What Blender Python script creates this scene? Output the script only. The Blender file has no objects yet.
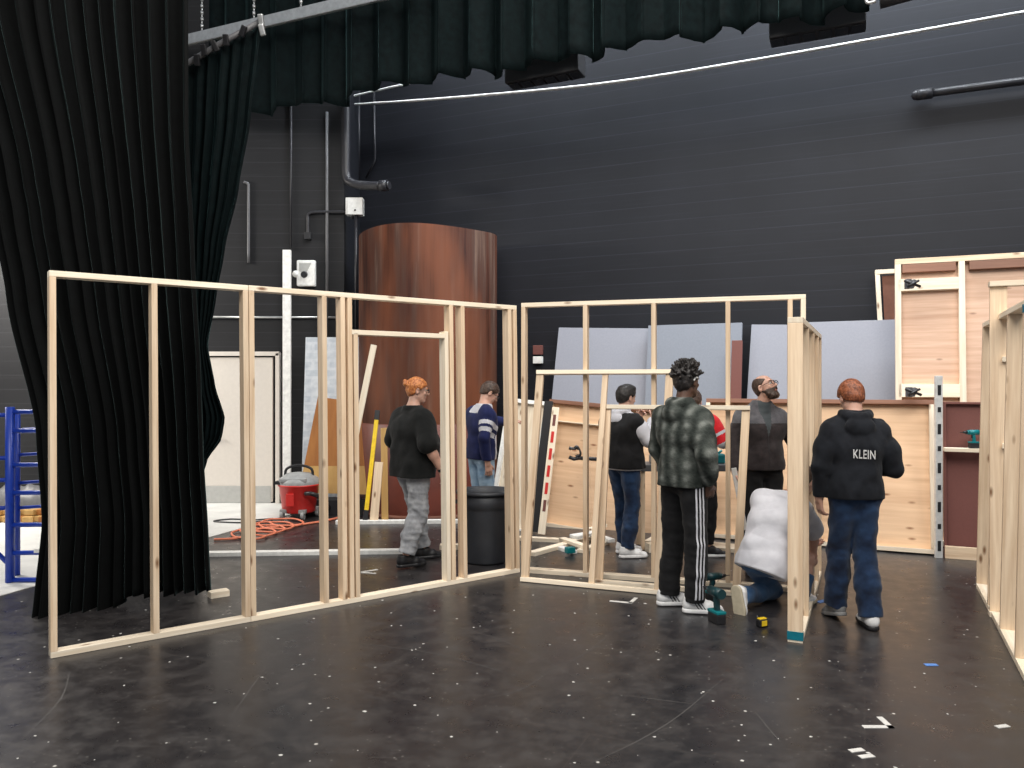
import bpy, bmesh, math, random
import numpy as np
from mathutils import Vector, Matrix, Euler
from mathutils.bvhtree import BVHTree
PI = math.pi
SC = bpy.context.scene
COL = SC.collection

# ---------------------------------------------------------------- camera, world, lights, exposure
F = 790.0; CH = 1.70; CX = 512.0; CY = 384.0
cd = bpy.data.cameras.new('camera'); cam = bpy.data.objects.new('camera', cd); COL.objects.link(cam)
cam.location = (0, 0, CH); cam.rotation_euler = (PI/2, 0, 0)
cd.sensor_width = 36; cd.lens = F/1024*36; cd.clip_end = 100; cd.clip_start = .05
SC.camera = cam
SC.view_settings.view_transform = 'Standard'; SC.view_settings.look = 'None'
SC.view_settings.gamma = 1; SC.view_settings.use_curve_mapping = False
SC.view_settings.exposure = 0.1
w = bpy.data.worlds.new('world'); SC.world = w; w.use_nodes = True
w.node_tree.nodes['Background'].inputs[0].default_value = (.86, .92, 1.0, 1)
w.node_tree.nodes['Background'].inputs[1].default_value = .38

def area(name, loc, size, power, col=(1, .95, .88), target=None, sy=None):
    l = bpy.data.lights.new(name, 'AREA'); l.energy = power; l.color = col
    l.shape = 'RECTANGLE'; l.size = size; l.size_y = sy or size
    o = bpy.data.objects.new(name, l); COL.objects.link(o); o.location = loc
    d = (Vector(target) - Vector(loc)) if target else Vector((0, 0, -1))
    o.rotation_euler = d.to_track_quat('-Z', 'Y').to_euler()
    return o
area('work_light', (-1.5, .5, 7.5), 4.0, 430, target=(0.2, 7.0, 0.6))
area('work_light', (3.5, 1.0, 7.5), 4.0, 430, target=(2.5, 7.5, 0.5))
area('work_light', (0.6, 6.0, 8.5), 2.5, 230, target=(0.6, 7.4, 0))
area('batten_light', (0.6, 9.75, 8.4), 6.5, 440, col=(.88, .94, 1), target=(0.9, 11.0, 2.5), sy=.5)
area('batten_light', (5.6, 7.3, 8.4), 6.5, 640, col=(.88, .94, 1), target=(6.2, 8.8, 3.0), sy=.5)
area('wing_light', (-7.9, 9.3, 4.3), 1.6, 400, target=(-6.9, 11.0, 0.6))

# ---------------------------------------------------------------- helpers
WM = {}
def X_(px, d): return (px-CX)/F*d
def Z_(py, d): return CH-(py-CY)/F*d
def fl(px, py):
    d = CH*F/(py-CY); return (X_(px, d), d)

def wmat(o): return WM.get(o.name, Matrix.Identity(4))
def link(o, parent=None, W=None):
    COL.objects.link(o)
    W = W if W is not None else Matrix.Identity(4)
    WM[o.name] = W
    if parent is not None:
        o.parent = parent; o.matrix_parent_inverse = Matrix.Identity(4)
        o.matrix_basis = wmat(parent).inverted() @ W
    else:
        o.matrix_basis = W
    return o
def tag(o, label=None, cat=None, group=None, kind=None):
    if label: o['label'] = label
    if cat: o['category'] = cat
    if group: o['group'] = group
    if kind: o['kind'] = kind
    return o
def thing(name, loc=(0, 0, 0), rz=0, label=None, cat=None, group=None):
    o = bpy.data.objects.new(name, None); o.empty_display_size = .1
    link(o, None, Matrix.Translation(loc) @ Matrix.Rotation(rz, 4, 'Z'))
    return tag(o, label, cat, group)
def mesh_obj(name, bm, mats, parent=None, W=None, smooth=False):
    me = bpy.data.meshes.new(name)
    bm.to_mesh(me); bm.free()
    for m in (mats if isinstance(mats, (list, tuple)) else [mats]): me.materials.append(m)
    if smooth:
        me.polygons.foreach_set('use_smooth', [True]*len(me.polygons))
    o = bpy.data.objects.new(name, me)
    if W is None and parent is not None: W = wmat(parent)
    return link(o, parent, W)
def Wo(): return bmesh.new()
def bx(bm, c, s, rot=None, bev=0.0, mi=0):
    r = bmesh.ops.create_cube(bm, size=1)
    M = Matrix.Translation(c) @ (rot.to_4x4() if rot else Matrix.Identity(4)) @ Matrix.Diagonal((s[0], s[1], s[2], 1))
    bmesh.ops.transform(bm, matrix=M, verts=r['verts'])
    fs = set(f for v in r['verts'] for f in v.link_faces)
    for f in fs: f.material_index = mi
    if bev > 0:
        es = list(set(e for v in r['verts'] for e in v.link_edges))
        bmesh.ops.bevel(bm, geom=es, offset=bev, segments=2, affect='EDGES', profile=.6)
    return bm
def cyl(bm, a, b, r0, r1=None, n=20, mi=0, caps=True):
    a = Vector(a); b = Vector(b); d = b-a
    r = bmesh.ops.create_cone(bm, cap_ends=caps, cap_tris=False, segments=n, radius1=r0, radius2=r0 if r1 is None else r1, depth=d.length)
    M = Matrix.Translation((a+b)/2) @ d.to_track_quat('Z', 'Y').to_matrix().to_4x4()
    bmesh.ops.transform(bm, matrix=M, verts=r['verts'])
    for f in set(f for v in r['verts'] for f in v.link_faces):
        f.material_index = mi; f.smooth = len(f.verts) == 4
    return bm
def sph(bm, c, r, s=(1, 1, 1), mi=0, u=16, v=10):
    q = bmesh.ops.create_uvsphere(bm, u_segments=u, v_segments=v, radius=r)
    bmesh.ops.transform(bm, matrix=Matrix.Translation(c) @ Matrix.Diagonal((*s, 1)), verts=q['verts'])
    for f in set(f for x in q['verts'] for f in x.link_faces): f.material_index = mi; f.smooth = True
    return bm
def smooth_path(pts, n=8):
    pts = [Vector(p) for p in pts]
    if len(pts) < 3: return pts
    out = []
    P = [pts[0]*2-pts[1]]+pts+[pts[-1]*2-pts[-2]]
    for i in range(1, len(P)-2):
        for k in range(n):
            t = k/n
            a, b, c, d = P[i-1], P[i], P[i+1], P[i+2]
            out.append(.5*((2*b)+(-a+c)*t+(2*a-5*b+4*c-d)*t*t+(-a+3*b-3*c+d)*t**3))
    out.append(pts[-1]); return out
def tube(bm, pts, r, n=10, mi=0, closed=False):
    pts = [Vector(p) for p in pts]; rings = []; N = len(pts)
    prev = None
    for i, p in enumerate(pts):
        if closed: t = (pts[(i+1) % N]-pts[i-1])
        else: t = pts[min(i+1, N-1)]-pts[max(i-1, 0)]
        t.normalize()
        if prev is None:
            up = Vector((0, 0, 1)) if abs(t.z) < .9 else Vector((1, 0, 0))
            nrm = t.cross(up).normalized()
        else:
            nrm = (prev-t*prev.dot(t)).normalized()
        prev = nrm; bn = t.cross(nrm)
        rr = r(i/(N-1)) if callable(r) else r
        rings.append([bm.verts.new(p+nrm*math.cos(2*PI*k/n)*rr+bn*math.sin(2*PI*k/n)*rr) for k in range(n)])
    for i in range(N if closed else N-1):
        a = rings[i]; b = rings[(i+1) % N]
        for k in range(n):
            f = bm.faces.new((a[k], a[(k+1) % n], b[(k+1) % n], b[k])); f.smooth = True; f.material_index = mi
    if not closed:
        f = bm.faces.new(rings[0][::-1]); f.material_index = mi
        f = bm.faces.new(rings[-1]); f.material_index = mi
    return bm
def lathe(bm, prof, c=(0, 0, 0), n=48, mi=0, a0=0, a1=2*PI):
    full = abs(a1-a0-2*PI) < 1e-6; m = n if full else n+1
    rings = [[bm.verts.new((c[0]+r*math.cos(a0+(a1-a0)*k/n), c[1]+r*math.sin(a0+(a1-a0)*k/n), c[2]+z)) for k in range(m)] for r, z in prof]
    for i in range(len(prof)-1):
        for k in range(n):
            f = bm.faces.new((rings[i][k], rings[i][(k+1) % m], rings[i+1][(k+1) % m], rings[i+1][k])); f.smooth = True; f.material_index = mi
    return bm
def frame_from(zdir, xdir):
    z = Vector(zdir).normalized(); x = Vector(xdir); x = (x-z*x.dot(z)).normalized(); y = z.cross(x)
    return Matrix((x, y, z)).transposed()
def board(name, p0, p1, wdir, width, thick, m, parent=None, bev=.003):
    """a straight piece of lumber from p0 to p1, its own mesh, length along local Z"""
    p0 = Vector(p0); p1 = Vector(p1); L = (p1-p0).length
    R = frame_from(p1-p0, wdir)
    bm = Wo(); bx(bm, (0, 0, L/2), (width, thick, L), bev=bev)
    return mesh_obj(name, bm, m, parent, Matrix.Translation(p0) @ R.to_4x4())

# ---------------------------------------------------------------- materials
class NT:
    def __init__(s, name):
        s.m = bpy.data.materials.new(name); s.m.use_nodes = True; s.t = s.m.node_tree
        s.b = s.t.nodes['Principled BSDF']
    def n(s, ty, **kw):
        o = s.t.nodes.new(ty)
        for k, v in kw.items():
            if k in o.inputs.keys(): o.inputs[k].default_value = v
            else: setattr(o, k, v)
        return o
    def l(s, a, b): s.t.links.new(a, b)
    def coord(s, scale=(1, 1, 1), kind='Object', rot=(0, 0, 0)):
        c = s.n('ShaderNodeTexCoord'); mp = s.n('ShaderNodeMapping'); mp.inputs['Scale'].default_value = scale
        mp.inputs['Rotation'].default_value = rot
        s.l(c.outputs[kind], mp.inputs['Vector']); return mp.outputs[0]
    def noise(s, vec, scale, detail=4, rough=.55):
        q = s.n('ShaderNodeTexNoise'); q.inputs['Scale'].default_value = scale; q.inputs['Detail'].default_value = detail
        q.inputs['Roughness'].default_value = rough; s.l(vec, q.inputs['Vector']); return q.outputs['Fac']
    def ramp(s, fac, stops):
        r = s.n('ShaderNodeValToRGB'); e = r.color_ramp.elements
        while len(e) < len(stops): e.new(.5)
        for i, (p, c) in enumerate(stops):
            e[i].position = p; e[i].color = (*c, 1) if len(c) == 3 else c
        s.l(fac, r.inputs[0]); return r.outputs[0]
    def mix(s, f, a, b, mode='MIX'):
        q = s.n('ShaderNodeMix'); q.data_type = 'RGBA'; q.blend_type = mode
        for v, i in ((f, 0), (a, 6), (b, 7)):
            if isinstance(v, (int, float)): q.inputs[i].default_value = v
            elif isinstance(v, tuple): q.inputs[i].default_value = (*v, 1)
            else: s.l(v, q.inputs[i])
        return q.outputs[2]
    def bump(s, h, st, dist=.01):
        q = s.n('ShaderNodeBump'); q.inputs['Strength'].default_value = st; q.inputs['Distance'].default_value = dist
        s.l(h, q.inputs['Height']); s.l(q.outputs[0], s.b.inputs['Normal'])
def simple(name, col, rough=.5, metal=0, var=.12, nscale=20, bump=0, spec=.5):
    t = NT(name); v = t.coord(); f = t.noise(v, nscale)
    lo = tuple(c*(1-var) for c in col); hi = tuple(min(1, c*(1+var)) for c in col)
    t.l(t.ramp(f, [(.3, lo), (.7, hi)]), t.b.inputs['Base Color'])
    t.b.inputs['Roughness'].default_value = rough; t.b.inputs['Metallic'].default_value = metal
    t.b.inputs['Specular IOR Level'].default_value = spec
    if bump: t.bump(f, bump)
    return t.m
def wood(name, a, b, knots=True, rough=.55, axis='Z', sc=1.0, knotcol=(.22, .11, .05)):
    t = NT(name); k = {'Z': (22, 22, 1.1), 'X': (1.1, 22, 22), 'Y': (22, 1.1, 22)}[axis]
    oi = t.n('ShaderNodeObjectInfo'); c = t.n('ShaderNodeTexCoord'); ad = t.n('ShaderNodeVectorMath', operation='ADD')
    sc_ = t.n('ShaderNodeVectorMath', operation='SCALE'); sc_.inputs[0].default_value = (7.3, 5.1, 9.7); t.l(oi.outputs['Random'], sc_.inputs['Scale'])
    t.l(c.outputs['Object'], ad.inputs[0]); t.l(sc_.outputs[0], ad.inputs[1])
    mp = t.n('ShaderNodeMapping'); mp.inputs['Scale'].default_value = tuple(x*sc for x in k); t.l(ad.outputs[0], mp.inputs[0])
    f = t.noise(mp.outputs[0], 1.6, 5, .6)
    col = t.ramp(f, [(.25, a), (.72, b)])
    mp2 = t.n('ShaderNodeMapping'); mp2.inputs['Scale'].default_value = tuple(9 if q > 10 else 3.2 for q in k); t.l(ad.outputs[0], mp2.inputs[0])
    if knots:
        vo = t.n('ShaderNodeTexVoronoi'); vo.inputs['Scale'].default_value = 1.0; t.l(mp2.outputs[0], vo.inputs['Vector'])
        kf = t.ramp(vo.outputs['Distance'], [(.05, (1, 1, 1)), (.16, (0, 0, 0))])
        col = t.mix(kf, col, knotcol)
    hv = t.n('ShaderNodeHueSaturation'); mr = t.n('ShaderNodeMapRange'); mr.inputs[3].default_value = .86; mr.inputs[4].default_value = 1.1
    t.l(oi.outputs['Random'], mr.inputs[0]); t.l(mr.outputs[0], hv.inputs['Value']); t.l(col, hv.inputs['Color'])
    t.l(hv.outputs[0], t.b.inputs['Base Color']); t.b.inputs['Roughness'].default_value = rough
    t.bump(f, .15, .004)
    return t.m
def cloth(name, a, b=None, scale=9, bump=.5, rough=.9, sheen=.15, stretch=(1, 1, 1), fine=260):
    b = b or tuple(x*1.25 for x in a)
    t = NT(name); v = t.coord(stretch); f = t.noise(v, scale, 3)
    t.l(t.ramp(f, [(.35, a), (.65, b)]), t.b.inputs['Base Color'])
    t.b.inputs['Roughness'].default_value = rough; t.b.inputs['Sheen Weight'].default_value = sheen
    t.b.inputs['Specular IOR Level'].default_value = .25
    g = t.noise(v, 16, 2); t.bump(g, bump*.55, .012)
    return t.m
M = {}
M['pine'] = wood('pine_lumber', (.60, .42, .265), (.86, .69, .50))
M['pine_pale'] = wood('pale_pine', (.76, .62, .45), (.93, .84, .69))
M['pine_x'] = M['pine']
M['ply'] = wood('plywood_sheet', (.66, .41, .24), (.88, .61, .39), axis='X', sc=.45, knotcol=(.30, .13, .06))
M['ply_pink'] = wood('knotty_plywood', (.60, .36, .24), (.82, .57, .42), axis='X', sc=.75, knotcol=(.20, .09, .05))
M['orange_ply'] = wood('varnished_plywood', (.27, .095, .018), (.40, .16, .035), knots=False, sc=.4)
M['tan_ply'] = wood('tan_plywood', (.42, .24, .07), (.55, .34, .12), knots=False, sc=.4)
M['white'] = simple('white_paint', (.82, .82, .79), .5)
M['offwhite'] = simple('door_paint', (.66, .61, .55), .5, var=.03)
M['kick'] = simple('brushed_kick_plate', (.42, .42, .40), .45, var=.06)
M['blackp'] = simple('black_paint', (.012, .012, .014), .55)
M['blackpl'] = simple('black_plastic', (.015, .015, .017), .4)
M['grey'] = simple('grey_plastic', (.30, .31, .31), .45)
M['red'] = simple('red_plastic', (.62, .035, .03), .35, var=.05)
M['blue'] = simple('blue_enamel', (.012, .05, .40), .35, var=.08)
M['yellow'] = simple('yellow_paint', (.85, .58, .02), .4)
M['teal'] = simple('teal_plastic', (.0, .17, .19), .4)
M['tealtape'] = simple('teal_tape', (.0, .16, .22), .45)
M['bluetape'] = simple('blue_tape', (.10, .25, .62), .6)
M['steel'] = simple('galvanised_steel', (.55, .56, .56), .35, .8)
M['alu'] = simple('slotted_aluminium', (.72, .72, .70), .4, .3)
M['maroon'] = simple('maroon_hardboard', (.16, .055, .045), .7, var=.06, nscale=60)
M['brownboard'] = simple('brown_edge', (.15, .055, .03), .7)
M['greyfoam'] = simple('grey_insulation_panel', (.285, .295, .34), .8, var=.04, nscale=50)
M['greyfoam2'] = simple('darker_grey_panel', (.215, .235, .275), .8, var=.05, nscale=50)
M['cord'] = simple('orange_cord', (.75, .22, .12), .6)
M['pipe'] = simple('painted_pipe', (.018, .018, .022), .45)
M['conduit'] = simple('dull_conduit', (.10, .10, .105), .45)
M['bin'] = simple('dark_grey_bin', (.030, .033, .040), .5, var=.2, nscale=7)
M['glass_dark'] = simple('dark_lens', (.01, .01, .01), .1)

def blockwall(name, base, lo):
    t = NT(name); c = t.n('ShaderNodeTexCoord'); sp = t.n('ShaderNodeSeparateXYZ'); cb = t.n('ShaderNodeCombineXYZ')
    t.l(c.outputs['Object'], sp.inputs[0]); t.l(sp.outputs[0], cb.inputs[0]); t.l(sp.outputs[2], cb.inputs[1])
    br = t.n('ShaderNodeTexBrick'); t.l(cb.outputs[0], br.inputs['Vector'])
    br.inputs['Scale'].default_value = 1; br.inputs['Brick Width'].default_value = 60.0; br.inputs['Row Height'].default_value = .203
    br.inputs['Mortar Size'].default_value = .006; br.inputs['Mortar Smooth'].default_value = .4
    br.inputs['Color1'].default_value = (0, 0, 0, 1); br.inputs['Color2'].default_value = (.12, .12, .12, 1); br.inputs['Mortar'].default_value = (1, 1, 1, 1)
    v = t.coord((1, 1, 1)); big = t.noise(v, .7, 4); fine = t.noise(v, 70, 3)
    col = t.ramp(big, [(.3, lo), (.72, base)])
    strk = t.coord((.7, .7, 22)); sf = t.noise(strk, 1.3, 3)
    col = t.mix(t.ramp(sf, [(.55, (0, 0, 0)), (.8, (.3, .3, .3))]), col, tuple(x*2.0 for x in base))
    mf = t.mix(.75, (0, 0, 0), br.outputs['Color'], 'MIX')
    mm = t.mix(sf, (0, 0, 0), br.outputs['Fac'] if False else mf)
    col = t.mix(mm, col, tuple(x*2.6+.003 for x in base))
    t.l(col, t.b.inputs['Base Color']); t.b.inputs['Roughness'].default_value = .62; t.b.inputs['Specular IOR Level'].default_value = .32
    h = t.mix(.12, br.outputs['Color'], fine); inv = t.n('ShaderNodeInvert'); t.l(h, inv.inputs['Color'])
    t.bump(inv.outputs[0], .12, .006)
    return t.m
M['wall'] = blockwall('black_painted_block', (.0100, .0112, .0160), (.0060, .0066, .0098))
M['wall_l'] = blockwall('charcoal_painted_block', (.0115, .0118, .0135), (.0062, .0064, .0078))

def stagefloor():
    t = NT('scuffed_black_stage_floor'); v = t.coord()
    big = t.noise(v, .55, 5, .6); mid = t.noise(v, 6, 5, .65)
    col = t.ramp(big, [(.3, (.012, .0135, .0175)), (.7, (.028, .024, .0235))])
    col = t.mix(t.ramp(mid, [(.45, (0, 0, 0)), (.8, (.5, .5, .5))]), col, (.085, .078, .075))
    # specks of paint and dust
    vo = t.n('ShaderNodeTexVoronoi'); vo.inputs['Scale'].default_value = 5.5; t.l(v, vo.inputs['Vector'])
    sp = t.ramp(vo.outputs['Distance'], [(.035, (1, 1, 1)), (.06, (0, 0, 0))])
    gate = t.ramp(t.noise(v, 2.3, 2), [(.46, (0, 0, 0)), (.52, (1, 1, 1))])
    col = t.mix(t.mix(1, sp, gate, 'MULTIPLY'), col, (.55, .53, .50))
    vo3 = t.n('ShaderNodeTexVoronoi'); vo3.inputs['Scale'].default_value = 19; t.l(v, vo3.inputs['Vector'])
    sp3 = t.ramp(vo3.outputs['Distance'], [(.07, (1, 1, 1)), (.14, (0, 0, 0))])
    gate3 = t.ramp(t.noise(v, 1.1, 2), [(.42, (0, 0, 0)), (.6, (.5, .5, .5))])
    col = t.mix(t.mix(1, sp3, gate3, 'MULTIPLY'), col, (.24, .23, .21))
    # long scratches
    for rot, off in ((.5, 1), (-.9, 2), (1.9, 3)):
        sv = t.coord((.35, 14, 1), rot=(0, 0, rot)); s2 = t.noise(sv, 1.7+off*.3, 6, .7)
        sc = t.ramp(s2, [(.64, (0, 0, 0)), (.74, (.42, .42, .42))])
        col = t.mix(sc, col, (.11, .105, .10))
    # faint panel seams
    br = t.n('ShaderNodeTexBrick'); rv = t.coord((1, 1, 1), rot=(0, 0, .42)); t.l(rv, br.inputs['Vector'])
    br.inputs['Scale'].default_value = 1; br.inputs['Brick Width'].default_value = 2.44; br.inputs['Row Height'].default_value = 1.22; br.inputs['Mortar Size'].default_value = .004
    br.inputs['Color1'].default_value = (0, 0, 0, 1); br.inputs['Color2'].default_value = (0, 0, 0, 1); br.inputs['Mortar'].default_value = (.5, .5, .5, 1)
    col = t.mix(br.outputs['Color'], col, (.045, .04, .038))
    t.l(col, t.b.inputs['Base Color'])
    t.l(t.ramp(mid, [(.3, (.24, .24, .24)), (.75, (.46, .46, .46))]), t.b.inputs['Roughness'])
    t.b.inputs['Specular IOR Level'].default_value = .55
    t.bump(t.noise(v, 3.2, 4), .10, .012)
    return t.m
M['floor'] = stagefloor()
M['concrete'] = simple('pale_concrete', (.66, .66, .63), .6, var=.12, nscale=3)
def velvet():
    t = NT('black_velour'); v = t.coord(); f = t.noise(v, 14, 3)
    t.l(t.ramp(f, [(.3, (.0004, .0006, .0007)), (.7, (.0010, .0016, .0018))]), t.b.inputs['Base Color'])
    t.b.inputs['Roughness'].default_value = .85; t.b.inputs['Specular IOR Level'].default_value = .15
    t.b.inputs['Sheen Weight'].default_value = .13; t.b.inputs['Sheen Roughness'].default_value = .22
    t.b.inputs['Sheen Tint'].default_value = (.55, .85, .85, 1)
    return t.m
M['velvet'] = velvet()
def velvet2():
    t = NT('dark_green_velour'); v = t.coord(); f = t.noise(v, 14, 3)
    t.l(t.ramp(f, [(.3, (.0010, .0032, .0038)), (.7, (.0028, .0076, .0084))]), t.b.inputs['Base Color'])
    t.b.inputs['Roughness'].default_value = .8; t.b.inputs['Specular IOR Level'].default_value = .2
    t.b.inputs['Sheen Weight'].default_value = .11; t.b.inputs['Sheen Roughness'].default_value = .25; t.b.inputs['Specular IOR Level'].default_value = .1
    t.b.inputs['Sheen Tint'].default_value = (.45, .85, .88, 1)
    return t.m
M['velvet2'] = velvet2()
def copper():
    t = NT('stained_brown_drum_skin'); v = t.coord((5, 5, .28)); f = t.noise(v, 1.5, 6, .62)
    col = t.ramp(f, [(.32, (.010, .004, .003)), (.46, (.050, .017, .010)), (.58, (.050, .026, .019)), (.72, (.11, .070, .052))])
    v2 = t.coord((1.1, 1.1, .3)); g = t.noise(v2, 1.3, 3)
    col = t.mix(t.ramp(g, [(.42, (0, 0, 0)), (.62, (.6, .6, .6))]), col, (.155, .048, .019))
    v3 = t.coord((7, 7, 1.2)); h = t.noise(v3, 1.1, 2)
    col = t.mix(t.ramp(h, [(.68, (0, 0, 0)), (.76, (.6, .6, .6))]), col, (.05, .025, .018))
    t.l(col, t.b.inputs['Base Color']); t.b.inputs['Roughness'].default_value = .62; t.b.inputs['Specular IOR Level'].default_value = .12; t.bump(f, .1, .005)
    return t.m
M['copper'] = copper()
M['drumred'] = simple('dark_red_board', (.11, .022, .012), .5, var=.3, nscale=3)
def marble():
    t = NT('mottled_pale_blue_board'); v = t.coord((1, 1, 1)); c = t.n('ShaderNodeTexBrick')
    sp = t.n('ShaderNodeSeparateXYZ'); cb = t.n('ShaderNodeCombineXYZ'); t.l(v, sp.inputs[0]); t.l(sp.outputs[0], cb.inputs[0]); t.l(sp.outputs[2], cb.inputs[1])
    t.l(cb.outputs[0], c.inputs['Vector']); c.inputs['Scale'].default_value = 1; c.inputs['Brick Width'].default_value = .22; c.inputs['Row Height'].default_value = .12
    c.inputs['Color1'].default_value = (.38, .45, .52, 1); c.inputs['Color2'].default_value = (.58, .62, .66, 1); c.inputs['Mortar'].default_value = (.62, .66, .7, 1)
    f = t.noise(v, 9, 4); t.l(t.mix(.6, c.outputs['Color'], t.ramp(f, [(.3, (.36, .40, .46)), (.7, (.66, .68, .7))])), t.b.inputs['Base Color'])
    t.b.inputs['Roughness'].default_value = .6
    return t.m
M['marble'] = marble()

# ---------------------------------------------------------------- setting
def struct(name, bm, m, W=None):
    return tag(mesh_obj(name, bm, m, None, W), kind='structure')
bm = Wo(); bx(bm, (0, 6, -.1), (30, 22, .2)); struct('floor', bm, M['floor'])
# pale concrete off-stage floor: left of the line through (-4.10,6.33) and (-2.55,11.4)
def edgeX(y): return -4.10+(y-6.33)*.309
bm = Wo()
vs = [(edgeX(3.0), 3.0), (edgeX(11.25), 11.25), (-11.9, 11.25), (-11.9, 3.0)]
lo = [bm.verts.new((x, y, 0.0005)) for x, y in vs]; hi = [bm.verts.new((x, y, .006)) for x, y in vs]
bm.faces.new(hi); [bm.faces.new((lo[i], lo[(i+1) % 4], hi[(i+1) % 4], hi[i])) for i in range(4)]
tag(mesh_obj('concrete_floor', bm, M['concrete']), kind='structure')
bm = Wo(); bx(bm, (-7.2, 11.4, 4.5), (9.6, .2, 9)); struct('wall_back_left', bm, M['wall_l'])
bm = Wo(); bx(bm, (-2.5, 11.95, 4.5), (.2, 1.28, 9)); struct('wall_recess', bm, M['wall'])
WD = Vector((1, -.46, 0)).normalized(); wang = math.atan2(WD.y, WD.x)
def wallY(x): return 11.35-.46*x
WN = Vector((-WD.y, WD.x, 0)); WN = WN if WN.y < 0 else -WN   # toward the stage
Wr = Matrix.Translation((-2.6, wallY(-2.6), 0)) @ Matrix.Rotation(wang, 4, 'Z')
bm = Wo(); bx(bm, (7.0, .1, 4.5), (14.0, .2, 9)); struct('wall_back_right', bm, M['wall'], Wr)
bm = Wo(); bx(bm, (0, .1, 4.5), (9.5, .2, 9)); struct('wall_left', bm, M['wall_l'], Matrix.Translation((-11.9, 6.6, 0)) @ Matrix.Rotation(PI/2, 4, 'Z'))
def onwall(px, py, off=0.0):
    """point of the right back wall (offset toward the stage) seen at a pixel of the photograph"""
    k = (px-CX)/F; c = 11.35-off*math.sqrt(1+.46**2)
    d = c/(1+.46*k); return Vector((k*d, d, Z_(py, d)))
def onleft(px, py, off=0.0):
    d = 11.3-off; return Vector((X_(px, d), d, Z_(py, d)))

# door in back-left wall
D = 11.3
x0, x1 = X_(200, D), X_(277, D); zt = 2.10
d1 = thing('door_1', ((x0+x1)/2-.1, D-.02, 0)); d1['kind'] = 'structure'
bm = Wo(); bx(bm, ((x0+x1)/2-.1, D-.03, zt/2), (x1-x0+.1, .045, zt-.04), bev=.004); mesh_obj('door_leaf', bm, M['offwhite'], d1, Matrix.Identity(4))
bm = Wo()
bx(bm, (x1+.03, D-.04, zt/2+.02), (.06, .09, zt+.04), bev=.004); bx(bm, (x0-.22, D-.04, zt/2+.02), (.06, .09, zt+.04), bev=.004)
bx(bm, ((x0+x1)/2-.1, D-.04, zt+.03), (x1-x0+.3, .09, .06), bev=.004); mesh_obj('door_frame', bm, M['offwhite'], d1, Matrix.Identity(4))
bm = Wo(); bx(bm, ((x0+x1)/2-.1, D-.06, .13), (x1-x0+.06, .01, .24), bev=.002); mesh_obj('kick_plate', bm, M['kick'], d1, Matrix.Identity(4))
bm = Wo(); hx = X_(213, D)-.0; cyl(bm, (hx, D-.05, .98), (hx, D-.12, .98), .03); cyl(bm, (hx-.01, D-.11, .98), (hx+.13, D-.11, .98), .012)
mesh_obj('door_handle', bm, M['blackpl'], d1, Matrix.Identity(4))

# ---------------------------------------------------------------- wall pipes and boxes
def pipething(name, pts, r, m, label, cat, n=12, group=None):
    pts = [Vector(p) for p in pts]
    bm = Wo(); tube(bm, pts, r, n); return tag(mesh_obj(name, bm, m), label, cat, group)
pp = pipething('pipe', smooth_path([onleft(346, 90, .12), onleft(346, 150, .12), onleft(346.5, 176, .12), onleft(353, 184, .12)-Vector((0, .05, 0)), onleft(366, 185.5, .22), onleft(380, 186, .30)]), .062, M['pipe'], 'thick black pipe coming down the black wall and bending right above the grey electrical box', 'pipe', 16)
bm = Wo(); p = onleft(380, 186, .30); cyl(bm, p, p+Vector((.11, -.03, 0)), .078, n=18); cyl(bm, p+Vector((.11, -.03, 0)), p+Vector((.14, -.04, 0)), .055, n=18)
mesh_obj('coupling', bm, M['pipe'], pp)
pipething('conduit', [onwall(359, 90, .05), onwall(359, 180, .05)], .018, M['pipe'], 'thin black conduit just right of the thick black pipe', 'conduit')
pipething('conduit', [onwall(374, 90, .05), onwall(375, 160, .05), onwall(366, 178, .05)], .018, M['pipe'], 'thin black conduit with a kinked foot above the bent pipe end', 'conduit')
pipething('conduit', [onleft(291, 95, .03), onleft(291, 250, .03)], .016, M['pipe'], 'thin dark conduit running up the wall above the tall white upright board', 'conduit')
pipething('conduit', [onleft(327, 112, .03), onleft(327, 345, .03)], .022, M['conduit'], 'long vertical grey conduit on the wall left of the brown drum', 'conduit')
pipething('conduit', smooth_path([onleft(244, 182, .03), onleft(248, 184, .03), onleft(248.5, 192, .03), onleft(248.5, 263, .03)]), .02, M['conduit'], 'short hooked conduit ending on the wall beside the left curtain', 'conduit')
pipething('conduit', [onleft(205, 317, .03), onleft(340, 317.5, .03)], .016, M['steel'], 'thin horizontal conduit crossing the wall above the pale door', 'conduit')
pipething('conduit', smooth_path([onleft(348, 212, .05), onleft(320, 212, .03), onleft(309, 214, .03), onleft(308, 222, .03), onleft(308, 234, .03)]), .022, M['pipe'], 'black bent conduit leaving the grey electrical box to the left', 'conduit')
pipething('conduit', [onleft(356, 214, .15), onleft(356, 345, .06)], .02, M['pipe'], 'black conduit dropping from the grey electrical box behind the drum', 'conduit')
jb = thing('electrical_box', onleft(355, 215, .12), 0, 'light grey square electrical box on the wall under the bent black pipe', 'electrical box')
bm = Wo(); bx(bm, onleft(355, 207, .12), (.24, .14, .24), bev=.008); mesh_obj('box_body', bm, M['kick'], jb, Matrix.Identity(4))
bm = Wo(); bx(bm, onleft(355, 207, .20), (.21, .015, .21), bev=.004); mesh_obj('box_cover', bm, M['grey'], jb, Matrix.Identity(4)); M['boxgrey'] = simple('light_grey_enamel', (.62, .62, .6), .45)
jb.children[1].data.materials[0] = M['boxgrey']; jb.children[0].data.materials[0] = M['boxgrey']
for q in (352, 357):
    bm = Wo(); cyl(bm, onleft(q, 214, .12), onleft(q, 219, .12), .02); mesh_obj('cable_gland', bm, M['blackpl'], jb, Matrix.Identity(4))
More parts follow.
